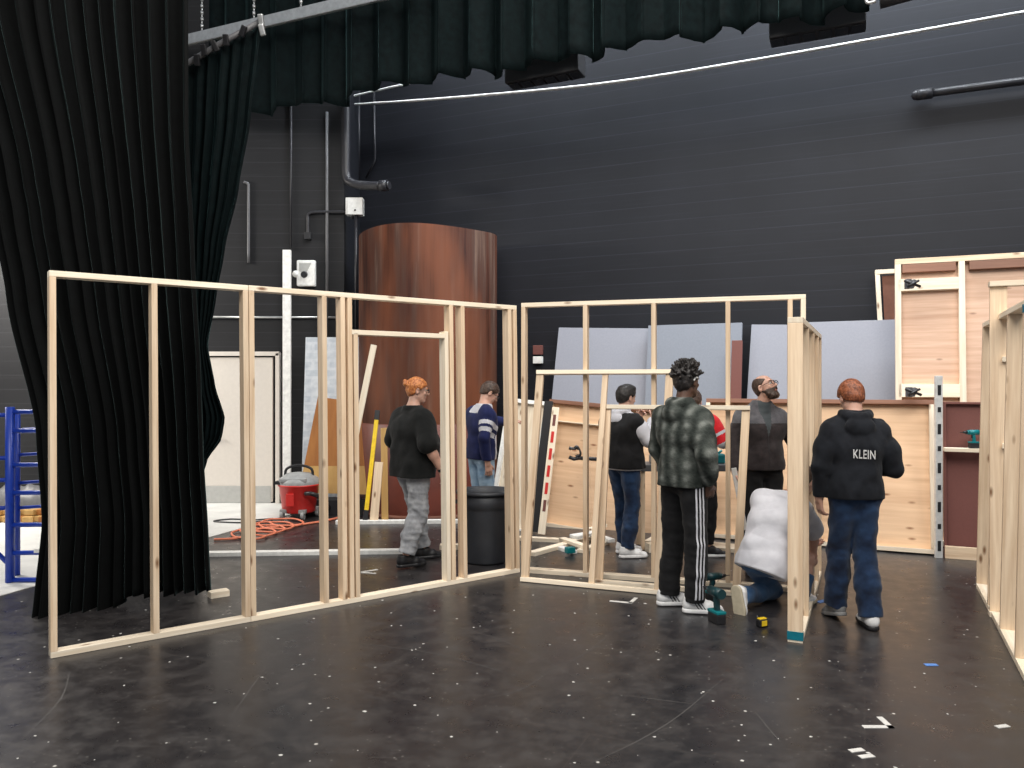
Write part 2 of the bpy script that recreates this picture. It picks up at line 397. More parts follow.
bm = Wo(); sph(bm, onleft(355, 210, .212), .014); mesh_obj('latch', bm, M['blackpl'], jb, Matrix.Identity(4))
bm = Wo(); bx(bm, onleft(308, 236, .05), (.09, .08, .10), bev=.006); tag(mesh_obj('junction_box', bm, M['blackp']), 'small black junction box on the wall below the bent conduit', 'junction box')

c = onleft(306.5, 273.5, .06)
em = thing('wall_speaker', c-Vector((0, 0, .2)), 0, 'white rectangular wall device with a dark grille beside the tall white upright board', 'wall speaker')
bm = Wo(); bx(bm, c, (.26, .10, .37), bev=.02); mesh_obj('housing', bm, M['white'], em, Matrix.Identity(4))
bm = Wo()
vsx = [(-.09, .14), (.08, .14), (.0, -.02), (-.09, .03)]
f_ = [bm.verts.new(c+Vector((a, -.055, b))) for a, b in vsx]; g_ = [bm.verts.new(c+Vector((a, -.045, b))) for a, b in vsx]
bm.faces.new(f_); [bm.faces.new((f_[i], f_[(i+1) % 4], g_[(i+1) % 4], g_[i])) for i in range(4)]
bmesh.ops.recalc_face_normals(bm, faces=bm.faces); mesh_obj('grille', bm, M['kick'], em, Matrix.Identity(4))
bm = Wo(); cyl(bm, c+Vector((-.02, -.05, -.02)), c+Vector((-.02, -.08, -.02)), .05, .035); mesh_obj('speaker_cone', bm, M['blackpl'], em, Matrix.Identity(4))
bm = Wo(); sph(bm, c+Vector((-.145, -.02, -.01)), .05, (1, 1, 1)); mesh_obj('side_knob', bm, M['white'], em, Matrix.Identity(4))

pp = pipething('pipe', [onwall(916, 95, .10), onwall(1060, 76, .10)], .045, M['pipe'], 'black pipe running along the wall high at the right', 'pipe', 14)
bm = Wo(); a = onwall(917, 95, .10); cyl(bm, a, a+WD*.16, .062); sph(bm, a, .06); mesh_obj('coupling', bm, M['pipe'], pp)
# white rope sagging along the wall
rope = [onwall(px, py, .35) for px, py in ((275, 107.5), (360, 104), (455, 97.5), (600, 84), (740, 62.5), (880, 38), (1030, 11))]
pipething('cable', smooth_path(rope), .019, M['white'], 'long white cable sagging across the black wall under the border curtain', 'cable')
rope = [onwall(px, py, .40) for px, py in ((303, 106), (345, 98), (392, 87), (420, 81))]
pipething('cable', rope, .016, M['white'], 'short white cable end rising behind the border curtain hem', 'cable')
bm = Wo(); bx(bm, onwall(277, 104, .35), (.16, .08, .06), bev=.01); tag(mesh_obj('cable_bracket', bm, M['white']), 'white bracket holding the left end of the long sagging cable', 'bracket')
al = thing('fire_alarm_station', onwall(538, 365, .04), wang, 'small maroon and white box on the wall left of the grey panels', 'wall box')
c = onwall(538, 350, .05); bm = Wo(); bx(bm, (0, 0, 0), (.13, .07, .13), bev=.006); mesh_obj('alarm_body', bm, M['maroon'], al, Matrix.Translation(c) @ Matrix.Rotation(wang, 4, 'Z'))
c = onwall(538, 360, .05); bm = Wo(); bx(bm, (0, 0, 0), (.13, .07, .10), bev=.006); mesh_obj('back_box', bm, M['white'], al, Matrix.Translation(c) @ Matrix.Rotation(wang, 4, 'Z'))

# ---------------------------------------------------------------- curtains
def interp(tab, y):
    if y <= tab[0][0]: 
        (a, b), (c, d) = tab[0], tab[1]; return b+(y-a)*(d-b)/(c-a)
    for (a, b), (c, d) in zip(tab, tab[1:]):
        if y <= c:
            t = (y-a)/(c-a); t = t*t*(3-2*t)*.4+t*.6
            return b+(d-b)*t
    return tab[-1][1]
def curtain(name, dep, left, right, top, bottom, nf, amp, m, label, seed=0, nu=None, nv=60, thick=.008, lean=None, sharp=.55):
    """a hanging cloth: left/right edges and hem measured across the cloth's own plane (X, Z), folds push it in depth"""
    rnd = random.Random(seed); nu = nu or nf*14
    ph = [rnd.uniform(-.9, .9) for _ in range(nf+3)]; am = [rnd.uniform(.45, 1.25) for _ in range(nf+3)]
    drift = [rnd.uniform(-.35, .35) for _ in range(nf+3)]
    bm = Wo(); G = []
    for j in range(nv+1):
        v = j/nv; row = []
        for i in range(nu+1):
            u = i/nu; zb = bottom(u); tp = top(u) if callable(top) else top; z = tp+(zb-tp)*v
            xl = left(z); xr = right(z)
            s = u*nf; k = int(s); t = s-k
            a = am[k]*(1-t)+am[k+1]*t; p = ph[k]*(1-t)+ph[k+1]*t
            dr = drift[k]*(1-t)+drift[k+1]*t
            q = math.sin(2*PI*s+p+dr*v*1.5); q = math.copysign(abs(q)**sharp, q)
            x = xl+(xr-xl)*u+.25*(xr-xl)/nf*math.sin(4*PI*s+p)*.5
            y = dep+(lean(u, v) if lean else 0)+amp*a*q*(.75+.25*v)
            row.append(bm.verts.new((x, y, z)))
        G.append(row)
    for j in range(nv):
        for i in range(nu):
            f = bm.faces.new((G[j][i], G[j+1][i], G[j+1][i+1], G[j][i+1])); f.smooth = True
    return bm
def solid(o, t):
    md = o.modifiers.new('thickness', 'SOLIDIFY'); md.thickness = t; md.offset = 0
d = 6.05
L = [(Z_(y, d), X_(x, d)) for x, y in ((-110, -160), (-60, 0), (-8, 180), (0, 215), (18, 300), (52, 430), (62, 520), (58, 590), (54, 640))][::-1]
R = [(Z_(y, d), X_(x, d)) for x, y in ((196, -160), (192, 0), (192, 130), (198, 260), (204, 380), (206, 450), (211, 540), (215, 620))][::-1]
def hem(u):
    return Z_(622 if u < .32 else 622-(u-.32)/.12*26 if u < .44 else 596-6*(u-.44)/.56, d)+.012*math.sin(40*u)
bm = curtain('x', d, lambda z: interp(L, z), lambda z: interp(R, z), 5.6, hem, 15, .085, M['velvet'], '', 3, nv=90,
             lean=lambda u, v: -.30*max(0, .4-u)/.4*v*v)
o = mesh_obj('leg_curtain', bm, M['velvet']); solid(o, .01)
tag(o, 'large black velour leg curtain at the far left, hanging in folds to the floor', 'curtain')
d = 7.5
L = [(Z_(y, d), X_(x, d)) for x, y in ((180, -60), (180, 200), (186, 300), (192, 345), (188, 400), (188, 460), (172, 500), (160, 565))][::-1]
R = [(Z_(y, d), X_(x, d)) for x, y in ((266, 0), (262, 30), (252, 120), (240, 190), (226, 250), (217, 300), (208, 345), (216, 385), (226, 418), (223, 438), (208, 460), (202, 480), (202, 565))][::-1]
bm = curtain('x', d, lambda z: interp(L, z), lambda z: interp(R, z), lambda u: Z_(66-42*u, d), lambda u: .03, 7, .07, M['velvet2'], '', 8, nv=90)
o = mesh_obj('gathered_curtain', bm, M['velvet2']); solid(o, .01)
tag(o, 'narrow black curtain hanging from the pipe, gathered and tucked behind the big leg curtain', 'curtain')
# border curtain, parallel to the back wall
BD = Vector((1, -.43, 0)).normalized(); bang = math.atan2(BD.y, BD.x); B0 = Vector((-4.2, 9.35+.43*4.2, 0))
def onborder(px, py, off=0.0):
    k = (px-CX)/F; c = 9.35-off*math.sqrt(1+.43**2); dd = c/(1+.43*k); return Vector((k*dd, dd, Z_(py, dd)))
Bw = Matrix.Translation(B0) @ Matrix.Rotation(bang, 4, 'Z'); Bi = Bw.inverted()
Lb = 12.5
pts = [(-60, 125), (255, 113), (340, 100), (395, 84), (460, 76), (505, 70), (600, 52), (690, 36), (740, 30), (800, 20), (880, 2), (1000, -22), (1150, -50)]
hemtab = []
for px, py in pts:
    q = Bi @ onborder(px, py); hemtab.append((q.x, q.z))
def hemB(u):
    x = u*Lb; return interp(hemtab, x)+.035*math.sin(x*5.3)+.02*math.sin(x*11)
bm = curtain('x', 0, lambda z: 0, lambda z: Lb, 8.6, hemB, 30, .13, M['velvet2'], '', 21, nu=30*16, nv=26, sharp=.6)
o = mesh_obj('border_curtain', bm, M['velvet2'], None, Bw); solid(o, .01)
tag(o, 'wide dark green-black border curtain hanging across the top of the stage', 'curtain')
# second border cloth behind the pipe at the upper left
# batten pipe with chains
bt = thing('batten', onborder(270, 20, .35), 0, 'silver metal batten hung from chains in front of the border curtain, upper left', 'batten')
pa, pb = onborder(150, 49, .35), onborder(430, -17, .35)
bm = Wo(); v_ = (pb-pa).normalized()
R3 = frame_from(v_, (0, 0, 1)); L_ = (pb-pa).length
bx(bm, (0, 0, L_/2), (.15, .05, L_), bev=.01)
mesh_obj('batten_bar', bm, M['steel'], bt, Matrix.Translation(pa) @ R3.to_4x4())
for px in (202, 254, 301):
    bm = Wo(); a = onborder(px, 42-(px-192)*.235, .35)
    for k in range(14):
        p = a+Vector((0, 0, .03+k*.045)); cyl(bm, p, p+Vector((0, 0, .042)), .022 if k % 2 else .012, n=8)
    mesh_obj('chain', bm, M['steel'], bt, Matrix.Identity(4))
def q7(px, py, dy=0):
    return Vector((X_(px, 7.42+dy), 7.42+dy, Z_(py, 7.42+dy)))
pipe2 = thing('tie_pipe', q7(225, 42), 0, 'thin dark pipe with clamps and ties below the silver batten', 'pipe')
bm = Wo(); tube(bm, [q7(150, 84), q7(190, 62), q7(225, 41), q7(263, 20)], .028, 10); mesh_obj('pipe_tube', bm, M['conduit'], pipe2, Matrix.Identity(4))
for px, py in ((197, 60), (204, 50), (215, 46), (226, 40), (243, 31), (261, 20), (262, 30)):
    bm = Wo(); c = q7(px, py, -.03); bx(bm, c, (.05, .04, .10), Euler((.3, .5*random.Random(px).uniform(-1, 1), 0)).to_matrix(), bev=.008)
    mesh_obj('clamp', bm, M['steel'] if px in (198, 206, 262, 261) else M['blackpl'], pipe2, Matrix.Identity(4))
# strip lights below border
def striplight(px0, py0, px1, py1, hgt, label):
    a = onborder(px0, py0, -.42); b = onborder(px1, py1, -.42); c = (a+b)/2; L_ = (b-a).length
    W = Matrix.Translation(c) @ Matrix.Rotation(bang, 4, 'Z')
    zz = math.atan2(b.z-a.z, Vector((b.x-a.x, b.y-a.y)).length)
    s = thing('strip_light', c, bang, label, 'stage light', 'strip lights above the stage')
    bm = Wo(); bx(bm, (0, 0, -hgt/2), (L_, .28, hgt), Euler((0, -zz, 0)).to_matrix(), bev=.012); mesh_obj('lamp_housing', bm, M['blackp'], s, W)
    bm = Wo(); [bx(bm, (-L_/2+L_*(k+.5)/6, .0, -hgt-.004), (L_/6-.03, .2, .012), bev=.003) for k in range(6)]; mesh_obj('lens', bm, M['glass_dark'], s, W @ Euler((0, -zz, 0)).to_matrix().to_4x4())
    for q in (-1, 1):
        bm = Wo(); bx(bm, (q*L_*.32, 0, .12), (.03, .05, .34), bev=.004); mesh_obj('hanger', bm, M['steel'], s, W)
striplight(509, 66, 582, 52, .26, 'black strip light box below the border hem, above the middle of the stage')
striplight(770, 14, 866, -4, .32, 'larger black strip light box below the border hem, toward the upper right')
sl = thing('spotlight', onborder(892, -6, .1), 0, 'black spotlight with a silver yoke at the top edge right of the strip lights', 'stage light')
bm = Wo(); a = onborder(880, -3, .1); cyl(bm, a, a+BD*.45+Vector((0, 0, .02)), .11, .08); mesh_obj('lamp_body', bm, M['blackp'], sl, Matrix.Identity(4))
bm = Wo(); tube(bm, smooth_path([onborder(866, -12, .1), onborder(867, 2, .1), onborder(876, 1, .1)]), .018); mesh_obj('yoke', bm, M['steel'], sl, Matrix.Identity(4))

# ---------------------------------------------------------------- stud frames
ST, SW = .038, .089
class Flat:
    """an upright open stud frame between two floor points; studs placed along u (metres from a)"""
    def __init__(s, name, a, b, H, label, cat='wall frame', group=None, lean=(0, 0), t=ST, w=SW, base=(0, 0)):
        s.a = Vector((a[0], a[1], 0)); s.b = Vector((b[0], b[1], 0)); s.d = (s.b-s.a).normalized(); s.L = (s.b-s.a).length
        s.n = Vector((s.d.y, -s.d.x, 0)); s.H = H; s.t = t; s.w = w; s.lean = Vector((lean[0], lean[1], 0))
        s.root = thing(name, s.a, 0, label, cat, group)
    def pt(s, u, z, off=0): return s.a+s.d*u+s.n*off+Vector((0, 0, z))+s.lean*(z/s.H)
    def u_px(s, px, off=0):
        k = (px-CX)/F; # a.x+d.x*u = k*(a.y+d.y*u)
        return (k*s.a.y-s.a.x)/(s.d.x-k*s.d.y)
    def stud(s, u, z0=None, z1=None, m='pine', name='stud', skew=0):
        z0 = s.t if z0 is None else z0; z1 = s.H-s.t if z1 is None else z1
        return board(name, s.pt(u, z0), s.pt(u+skew, z1), s.d, s.t, s.w, M[m], s.root)
    def plate(s, u0, u1, z, m='pine_pale', name='plate', t=None, w=None):
        up = (Vector((0, 0, s.H))+s.lean).normalized()
        return board(name, s.pt(u0, z), s.pt(u1, z), up, t or s.t, w or s.w, M[m], s.root)
A0 = (-2.88, 4.92); A1 = (.045, 7.16)
tot = (Vector(A1)-Vector(A0)).length
fa = Flat('wall_frame', A0, A1, 2.41, 'long open pine stud frame at the left, nearest the black curtain', lean=(-.035, .045))
uS = fa.u_px(249)
for px in (50, 155): fa.stud(max(ST/2, fa.u_px(px)))
fa.stud(uS-ST/2-.001)
fa.plate(0, uS-.001, ST/2, name='bottom_plate'); fa.plate(0, uS-.001, fa.H-ST/2, name='top_plate')
pS = Vector(A0)+(Vector(A1)-Vector(A0)).normalized()*(uS+.001)
fb = Flat('wall_frame', pS, A1, 2.41, 'open pine stud frame with a doorway header, joined to the left frame and meeting the corner', lean=(-.03, .04))
fb.stud(ST/2)
for px in (324.5, 343, 350): fb.stud(fb.u_px(px))
u0 = fb.u_px(349)+.02; u1 = fb.u_px(446)-.02
fb.stud(u0+.018+.02, z1=Z_(333, 6.2), name='trimmer_stud'); 
fb.stud(fb.u_px(446.5), z1=Z_(333, 6.9), name='trimmer_stud', m='pine_pale')
fb.stud(fb.u_px(451.5)); fb.stud(fb.u_px(463)); fb.stud(fb.L-ST/2); fb.stud(fb.L-ST*1.55-.02)
fb.plate(u0, u1+.03, 2.105, name='header')
fb.plate(0, fb.L, ST/2, name='bottom_plate'); fb.plate(0, fb.L, fb.H-ST/2, name='top_plate')
C0 = (.095, 7.16); C1 = (2.40, 6.46)
fc = Flat('wall_frame', C0, C1, 2.43, 'tall pine stud frame right of the corner, with smaller frames leaning on it')
fc.stud(ST/2)
for px in (586, 654, 728): fc.stud(fc.u_px(px))
fc.stud(fc.L-ST/2, m='pine_pale'); fc.stud(fc.L-.12)
fc.plate(0, fc.L, ST/2, name='bottom_plate'); fc.plate(0, fc.L, fc.H-ST/2, name='top_plate')
# leaning small frames (lumber laid flat: wide face to the viewer)
def leaner(name, bl, br, tl, tr, label, mids=(), w=.064, t=.036):
    bl, br, tl, tr = map(Vector, (bl, br, tl, tr)); r = thing(name, bl, 0, label, 'wall frame')
    across = (br-bl).normalized(); up = (tl-bl).normalized()
    rw = t/2
    board('stud', bl+up*t+across*w/2, tl-up*t+across*w/2, across, w, t, M['pine'], r)
    board('stud', br+up*t-across*w/2, tr-up*t-across*w/2, across, w, t, M['pine'], r)
    for f in mids: board('stud', bl.lerp(br, f)+up*t, tl.lerp(tr, f)-up*t, across, w*.75, t, M['pine'], r)
    board('bottom_plate', bl+up*t/2, br+up*t/2, up, t, w*1.1, M['pine_pale'], r)
    board('top_plate', tl-up*t/2, tr-up*t/2, up, t, w*1.1, M['pine_pale'], r)
    return r
leaner('window_frame', (.08, 6.82, 0), (1.21, 6.38, 0), (.225, 7.04, 1.82), (1.37, 6.69, 1.82), 'six foot pine frame leaning on the tall frame, nearest the corner', mids=(.515,))
leaner('window_frame', (.71, 6.74, 0), (1.83, 6.33, 0), (.80, 6.86, 1.52), (1.96, 6.50, 1.52), 'lower pine frame leaning on the tall frame, behind the striped track pants')
# return frame near the kneeling person
G0 = (1.86, 5.19); G1 = (2.72, 7.07)
fg = Flat('wall_frame', G0, G1, 2.14, 'pine stud frame seen almost edge-on, held by the bearded person', w=.095)
for u in (ST/2, .55, 1.12, 1.66, fg.L-ST/2): fg.stud(u, m='pine')
fg.plate(0, fg.L, ST/2, name='bottom_plate'); fg.plate(0, fg.L, fg.H-ST/2, name='top_plate')
bm = Wo(); bx(bm, (0, 0, 0), (ST+.004, .1, .055)); 
mesh_obj('tape', bm, M['tealtape'], fg.root, Matrix.Translation(fg.pt(ST/2-.002, .045)) @ frame_from((0, 0, 1), fg.d).to_4x4())
# right frame
K0 = (3.93, 6.60); Kd = Vector((-.457, -1)).normalized()
K1 = Vector(K0)+Kd*4.2
fk = Flat('wall_frame', K0, K1, 2.21, 'long pine stud frame at the right edge, running toward the viewer', w=.095, lean=(.055, 0))
fk.stud(ST/2, skew=0)
for d_ in (5.94, 5.36, 4.79, 4.2, 3.6, 3.0): fk.stud((6.60-d_)/-Kd.y)
fk.plate(0, fk.L, ST/2, name='bottom_plate'); fk.plate(0, fk.L, fk.H-ST/2, name='top_plate')
bm = Wo(); bx(bm, (0, 0, 0), (ST+.006, .102, .05)); mesh_obj('tape', bm, M['tealtape'], fk.root, Matrix.Translation(fk.pt((6.6-4.79)/-Kd.y, 2.16)) @ frame_from((0, 0, 1), fk.d).to_4x4())
H0 = (3.50, 5.80); H1 = (5.0, 5.15)
fh = Flat('wall_frame', H0, H1, 2.45, 'tall pine frame crossing behind the right edge frame, parallel to the back wall')
board('stile', fh.pt(.06, .04), fh.pt(.06, 2.41), fh.d, .11, .03, M['pine'], fh.root); fh.stud(fh.L-ST/2); fh.stud(.75)
fh.plate(0, fh.L, ST/2, name='bottom_plate'); fh.plate(0, fh.L, fh.H-ST/2, name='top_plate'); fh.plate(.08, fh.L, 1.88, name='rail'); fh.plate(.08, fh.L, 1.25, name='rail')

# ---------------------------------------------------------------- brown drum
DR = thing('curved_drum', (X_(428.5, 10.8), 10.8, 0), 0, 'tall brown streaked cylinder standing in front of the black wall', 'set piece')
cx_, cy_ = X_(428.5, 10.8), 10.8; rr = .935; HD = 3.70
bm = Wo(); lathe(bm, [(rr, 0.05), (rr, HD), (rr-.02, HD+.004), (rr-.02, 0.05)], n=96)
for v in bm.verts:
    if v.co.z > 3: v.co.z += .02*math.sin(math.atan2(v.co.y, v.co.x)*3+1)
mesh_obj('drum_skin', bm, M['copper'], DR, Matrix.Translation((cx_, cy_, 0)))
bm = Wo(); lathe(bm, [(rr+.012, 0.05), (rr+.012, 1.18), (rr+.002, 1.19)], n=64, a0=-PI*.86, a1=-PI*.10)
mesh_obj('lower_panel', bm, M['drumred'], DR, Matrix.Translation((cx_, cy_, 0)))
bm = Wo(); lathe(bm, [(0, .05), (rr+.05, .05), (rr+.05, 0.0), (0, 0)], n=64); mesh_obj('base', bm, M['brownboard'], DR, Matrix.Translation((cx_, cy_, 0)))

# ---------------------------------------------------------------- leaning panels and flats against the back wall
def lsheet(name, a, b, H, off_top, t, m, label, cat, parent=None, z0=0, skew=0):
    """sheet leaning back: base a->b on floor, top pushed along away normal"""
    a = Vector((a[0], a[1], z0)); b = Vector((b[0], b[1], z0)); dr = (b-a).normalized(); nn = Vector((-dr.y, dr.x, 0)); nn = nn if nn.y > 0 else -nn
    up = (nn*off_top+Vector((0, 0, H))+dr*skew); L_ = (b-a).length; hl = up.length
    R = frame_from(up, dr); bm = Wo(); bx(bm, (L_/2, 0, hl/2), (L_, t, hl), bev=.004)
    o = mesh_obj(name, bm, m, parent, Matrix.Translation(a) @ R.to_4x4())
    if label: tag(o, label, cat)
    return o
def wallfloor(px, off):
    p = onwall(px, 384, off); return (p.x, p.y)
lsheet('insulation_board', wallfloor(541, .60), wallfloor(650, .60), 2.47, .42, .05, M['greyfoam'], 'tall pale grey panel leaning on the wall behind the person in the black vest', 'panel', skew=.10)
lsheet('insulation_board', wallfloor(640, .72), wallfloor(737, .72), 2.45, .42, .05, M['greyfoam2'], 'darker grey panel leaning behind the person with twisted hair', 'panel')
lsheet('insulation_board', wallfloor(739, .62), wallfloor(815, .62), 2.43, .42, .05, M['greyfoam'], 'pale grey panel leaning on the wall behind the bearded person', 'panel', skew=.09)
lsheet('insulation_board', wallfloor(806, .72), wallfloor(899, .72), 2.43, .42, .05, M['greyfoam'], 'wide grey panel leaning on the wall behind the red-haired person in the black hoodie', 'panel')
lsheet('dark_board', wallfloor(727, .95), wallfloor(738, .95), 2.22, .35, .03, M['maroon'], 'narrow dark board between the grey panels', 'board')

M['brownrail'] = wood('brown_stain_and_shade_lumber', (.17, .07, .04), (.26, .12, .07), knots=False)  # shade painted on the low flats' top rails; stain on the tall flat's cleats
def baseP(px): 
    k = (px-CX)/F; dd = 9.687/(1+.4276*k); return Vector((k*dd, dd, 0))
def backed_flat(name, a, b, H, off, label, ply='ply', mids=(), rails=(), depth=.08, stile=.045, frame='pine_pale', skew=0, topm='pine', cat='scenery flat', undertop=False):
    """a scenery flat seen from its back: plywood skin with lumber around it standing proud toward the viewer"""
    a = Vector(a); b = Vector(b); dr = (b-a).normalized(); nn = Vector((-dr.y, dr.x, 0)); nn = nn if nn.y > 0 else -nn
    up = nn*off+Vector((0, 0, H))+dr*skew; hl = up.length; R = frame_from(up, dr); W = Matrix.Translation(a) @ R.to_4x4(); L_ = (b-a).length
    out = -1 if (R @ Vector((0, 1, 0))).y > 0 else 1
    r = thing(name, a, 0, label, cat)
    bm = Wo(); bx(bm, (L_/2, 0, hl/2), (L_, .012, hl)); mesh_obj('plywood_panel', bm, M[ply], r, W)
    def B(n, x0, z0, x1, z1, ww, mm):
        p0 = W @ Vector((x0, out*(depth/2+.006), z0)); p1 = W @ Vector((x1, out*(depth/2+.006), z1))
        wd = (R @ Vector((0, 0, 1))) if abs(x1-x0) > abs(z1-z0) else (R @ Vector((1, 0, 0)))
        board(n, p0, p1, wd, ww, depth, M[mm], r)
    s = stile
    B('stile', s/2, s, s/2, hl-s, s, frame); B('stile', L_-s/2, s, L_-s/2, hl-s, s, frame)
    B('bottom_rail', 0, s/2, L_, s/2, s, frame); B('top_rail', 0, hl-s/2, L_, hl-s/2, s, topm)
    if undertop:
        for x0_, x1_ in ((0, .4), (.4, 1)): B('cleat', x0_*L_+s*1.2, hl-s-.05, x1_*L_-s*.9, hl-s-.05, .09, 'brownrail')
    for m_ in mids: B('stile', m_*L_, s, m_*L_, hl-s, s, frame)
    for (x0, x1, z, ww) in rails: B('rail', x0*L_+s*.5, z*hl, x1*L_-s*.5, z*hl, ww, frame)
    return r, W, L_, hl, out
backed_flat('scenery_flat', baseP(534), baseP(700), 1.50, .30, 'low plywood-backed flat leaning behind the person in the black vest', topm='brownrail', skew=.12, rails=((0, .5, .83, .012),))
backed_flat('scenery_flat', baseP(703), baseP(936), 1.52, .30, 'low plywood-backed flat leaning behind the red-haired person in the black hoodie', topm='brownrail', mids=(.28,))
backed_flat('scenery_flat', (X_(489, 9.3), 9.35, 0), (X_(531, 9.2), 9.18, 0), 1.52, .32, 'pale flat with white edges leaning beside the person in the navy jersey', ply='pine_pale', frame='white', topm='white', depth=.06, skew=.14)
o = board('dark_board', (X_(534, 8.95), 8.98, 0.02), (X_(549, 9.2), 9.22, 1.50), (1, -.4, 0), .10, .03, M['blackp']); tag(o, 'long black board leaning on the plywood flat near the corner', 'board')
st = thing('striped_batten', (X_(541, 8.9), 8.9, 0), 0, 'white leaning strip with a row of red dashes, right of the black board', 'strip')
p0 = Vector((X_(541.5, 8.88), 8.88, .01)); p1 = Vector((X_(556, 9.12), 9.14, 1.43))
board('strip', p0, p1, (1, -.4, 0), .085, .018, M['pine_pale'], st)
Rr = frame_from(p1-p0, (1, -.4, 0)); Lp = (p1-p0).length
for k in range(6):
    bm = Wo(); bx(bm, (.0, 0, 0), (.035, .022, .13)); mesh_obj('red_dash', bm, M['maroon'] if k in (0, 5) else M['red'], st, Matrix.Translation(p0+(p1-p0)*(.22+.135*k)) @ Rr.to_4x4())
# tall plywood flat at the right
def base2(px, c=9.42):
    k = (px-CX)/F; dd = c/(1+.4276*k)*1.085; return Vector((k*dd, dd, 0))
ra, W2, L2, h2, out2 = backed_flat('scenery_flat', base2(896), base2(1075), 3.06, .30, 'tall knotty plywood flat standing at the right, above the maroon boards', ply='ply_pink', frame='pine_pale', mids=(.40,), rails=((0, .40, .905, .13), (0, .40, .53, .14)), undertop=True, depth=.075, stile=.06)
def clampbolt(px, py, label):
    dd = 8.2 if px > 890 else 8.3
    c = Vector((X_(px, 8.02), 8.02, Z_(py, 8.02))); t = thing('hardware_bracket', c, 0, label, 'bracket')
    bm = Wo(); bx(bm, c, (.05, .06, .10), bev=.006); bx(bm, c+Vector((.05, 0, .0)), (.04, .05, .09), Euler((0, .5, 0)).to_matrix(), bev=.005); mesh_obj('bracket_plate', bm, M['conduit'], t, Matrix.Identity(4))
    bm = Wo(); cyl(bm, c+Vector((-.05, -.03, .03)), c+Vector((.11, -.03, -.03)), .014); cyl(bm, c+Vector((-.03, -.04, -.03)), c+Vector((.09, -.04, .03)), .012); mesh_obj('bolt', bm, M['blackpl'], t, Matrix.Identity(4))
clampbolt(908, 284, 'small black metal bracket on the upper rail of the tall plywood flat')
clampbolt(909, 392, 'small black metal bracket on the middle rail of the tall plywood flat')
ss = thing('side_flat', (0, 0, 0), 0, 'narrow framed panel standing behind the left edge of the tall plywood flat', 'scenery flat')
q0 = onwall(892, 384, .50); q0.z = 0; WM[ss.name] = Matrix.Translation(q0); ss.matrix_basis = WM[ss.name]
board('stile', q0, q0+Vector((.0, .36, 3.02)), (1, -.4, 0), .05, .06, M['pine_pale'], ss)
board('top_rail', q0+Vector((-.02, .36, 3.0)), q0+Vector((.42, .16, 3.0)), (0, 0, 1), .05, .06, M['pine_pale'], ss)
board('backing', q0+Vector((.16, -.04, 0)), q0+Vector((.16, .30, 2.96)), (1, -.4, 0), .24, .012, M['brownboard'], ss)
# maroon hardboard flat with shelf rail
def base3(px): 
    k = (px-CX)/F; dd = 9.60/(1+.4276*k); return Vector((k*dd, dd, 0))
backed_flat('hardboard_flat', base3(944), base3(1010), 1.52, .10, 'maroon hardboard flat with a pale cross rail, right of the slotted upright', ply='maroon', frame='maroon', topm='maroon', depth=.05, rails=(), stile=.022)
a_, b_ = base3(941)+Vector((0, -.05, 0)), base3(1012)+Vector((0, -.05, 0))
board('pine_ledge', a_+Vector((0, 0, 1.06)), b_+Vector((0, 0, 1.06)), (0, 0, 1), .035, .12, M['pine_pale'])
tag(bpy.data.objects['pine_ledge'], 'pale pine ledge across the maroon hardboard, carrying the drill', 'ledge')
board('pine_kicker', a_+Vector((0, -.02, .06)), b_+Vector((0, -.02, .06)), (0, 0, 1), .12, .04, M['pine']); tag(bpy.data.objects['pine_kicker'], 'pine board along the foot of the maroon hardboard', 'board')
k = (938.5-CX)/F; p = Vector((X_(938.5, 7.72), 7.72, 0))
su = thing('slotted_upright', p, 0, 'tall grey slotted metal upright between the plywood flat and maroon board', 'metal upright')
bm = Wo(); bx(bm, (0, 0, .89), (.07, .03, 1.78), bev=.004); mesh_obj('channel', bm, M['alu'], su, Matrix.Translation(p))
for k in range(9):
    bm = Wo(); bx(bm, (0, -.016, .12+k*.19), (.032, .004, .05 if k % 2 else .10), bev=.001); mesh_obj('slot', bm, M['blackpl'], su, Matrix.Translation(p))
# grey strip right of return frame
o = board('grey_board', (X_(812, 7.95), 7.97, .01), (X_(808, 8.3), 8.18, 1.12), (1, -.43, 0), .12, .03, M['greyfoam2']); tag(o, 'short grey-blue board leaning behind the edge-on frame', 'board')

# ---------------------------------------------------------------- drills and tools
M['darkteal'] = simple('dark_teal_plastic', (.004, .035, .042), .4)
def drill(name, loc, rz, label, s=1.0, bodym='darkteal'):
    t = thing(name, loc, rz, label, 'drill'); W = Matrix.Translation(loc) @ Matrix.Rotation(rz, 4, 'Z') @ Matrix.Scale(s, 4)
    bm = Wo(); cyl(bm, (-.09, 0, .205), (.04, 0, .205), .034, .032); cyl(bm, (.04, 0, .205), (.06, 0, .205), .028, .026); bx(bm, (-.03, 0, .12), (.038, .036, .14), Euler((0, .12, 0)).to_matrix(), bev=.012)
    mesh_obj('drill_body', bm, M[bodym], t, W)
    bm = Wo(); bx(bm, (-.03, 0, .078), (.122, .072, .018), bev=.004); mesh_obj('teal_band', bm, M['teal'], t, W)
    bm = Wo(); cyl(bm, (.06, 0, .205), (.11, 0, .205), .022, .012); cyl(bm, (.11, 0, .205), (.15, 0, .205), .004); mesh_obj('chuck', bm, M['blackpl'], t, W)
    bm = Wo(); bx(bm, (-.03, 0, .035), (.12, .07, .07), bev=.01); mesh_obj('battery', bm, M['blackpl'], t, W)
    bm = Wo(); bx(bm, (-.004, 0, .15), (.016, .018, .035), bev=.004); mesh_obj('trigger', bm, M['blackpl'], t, W)
    return t
p = base3(970); drill('cordless_drill', (p.x-.02, p.y-.06, 1.079), PI, 'teal and black cordless drill standing on the ledge at the maroon board', .75, 'teal')
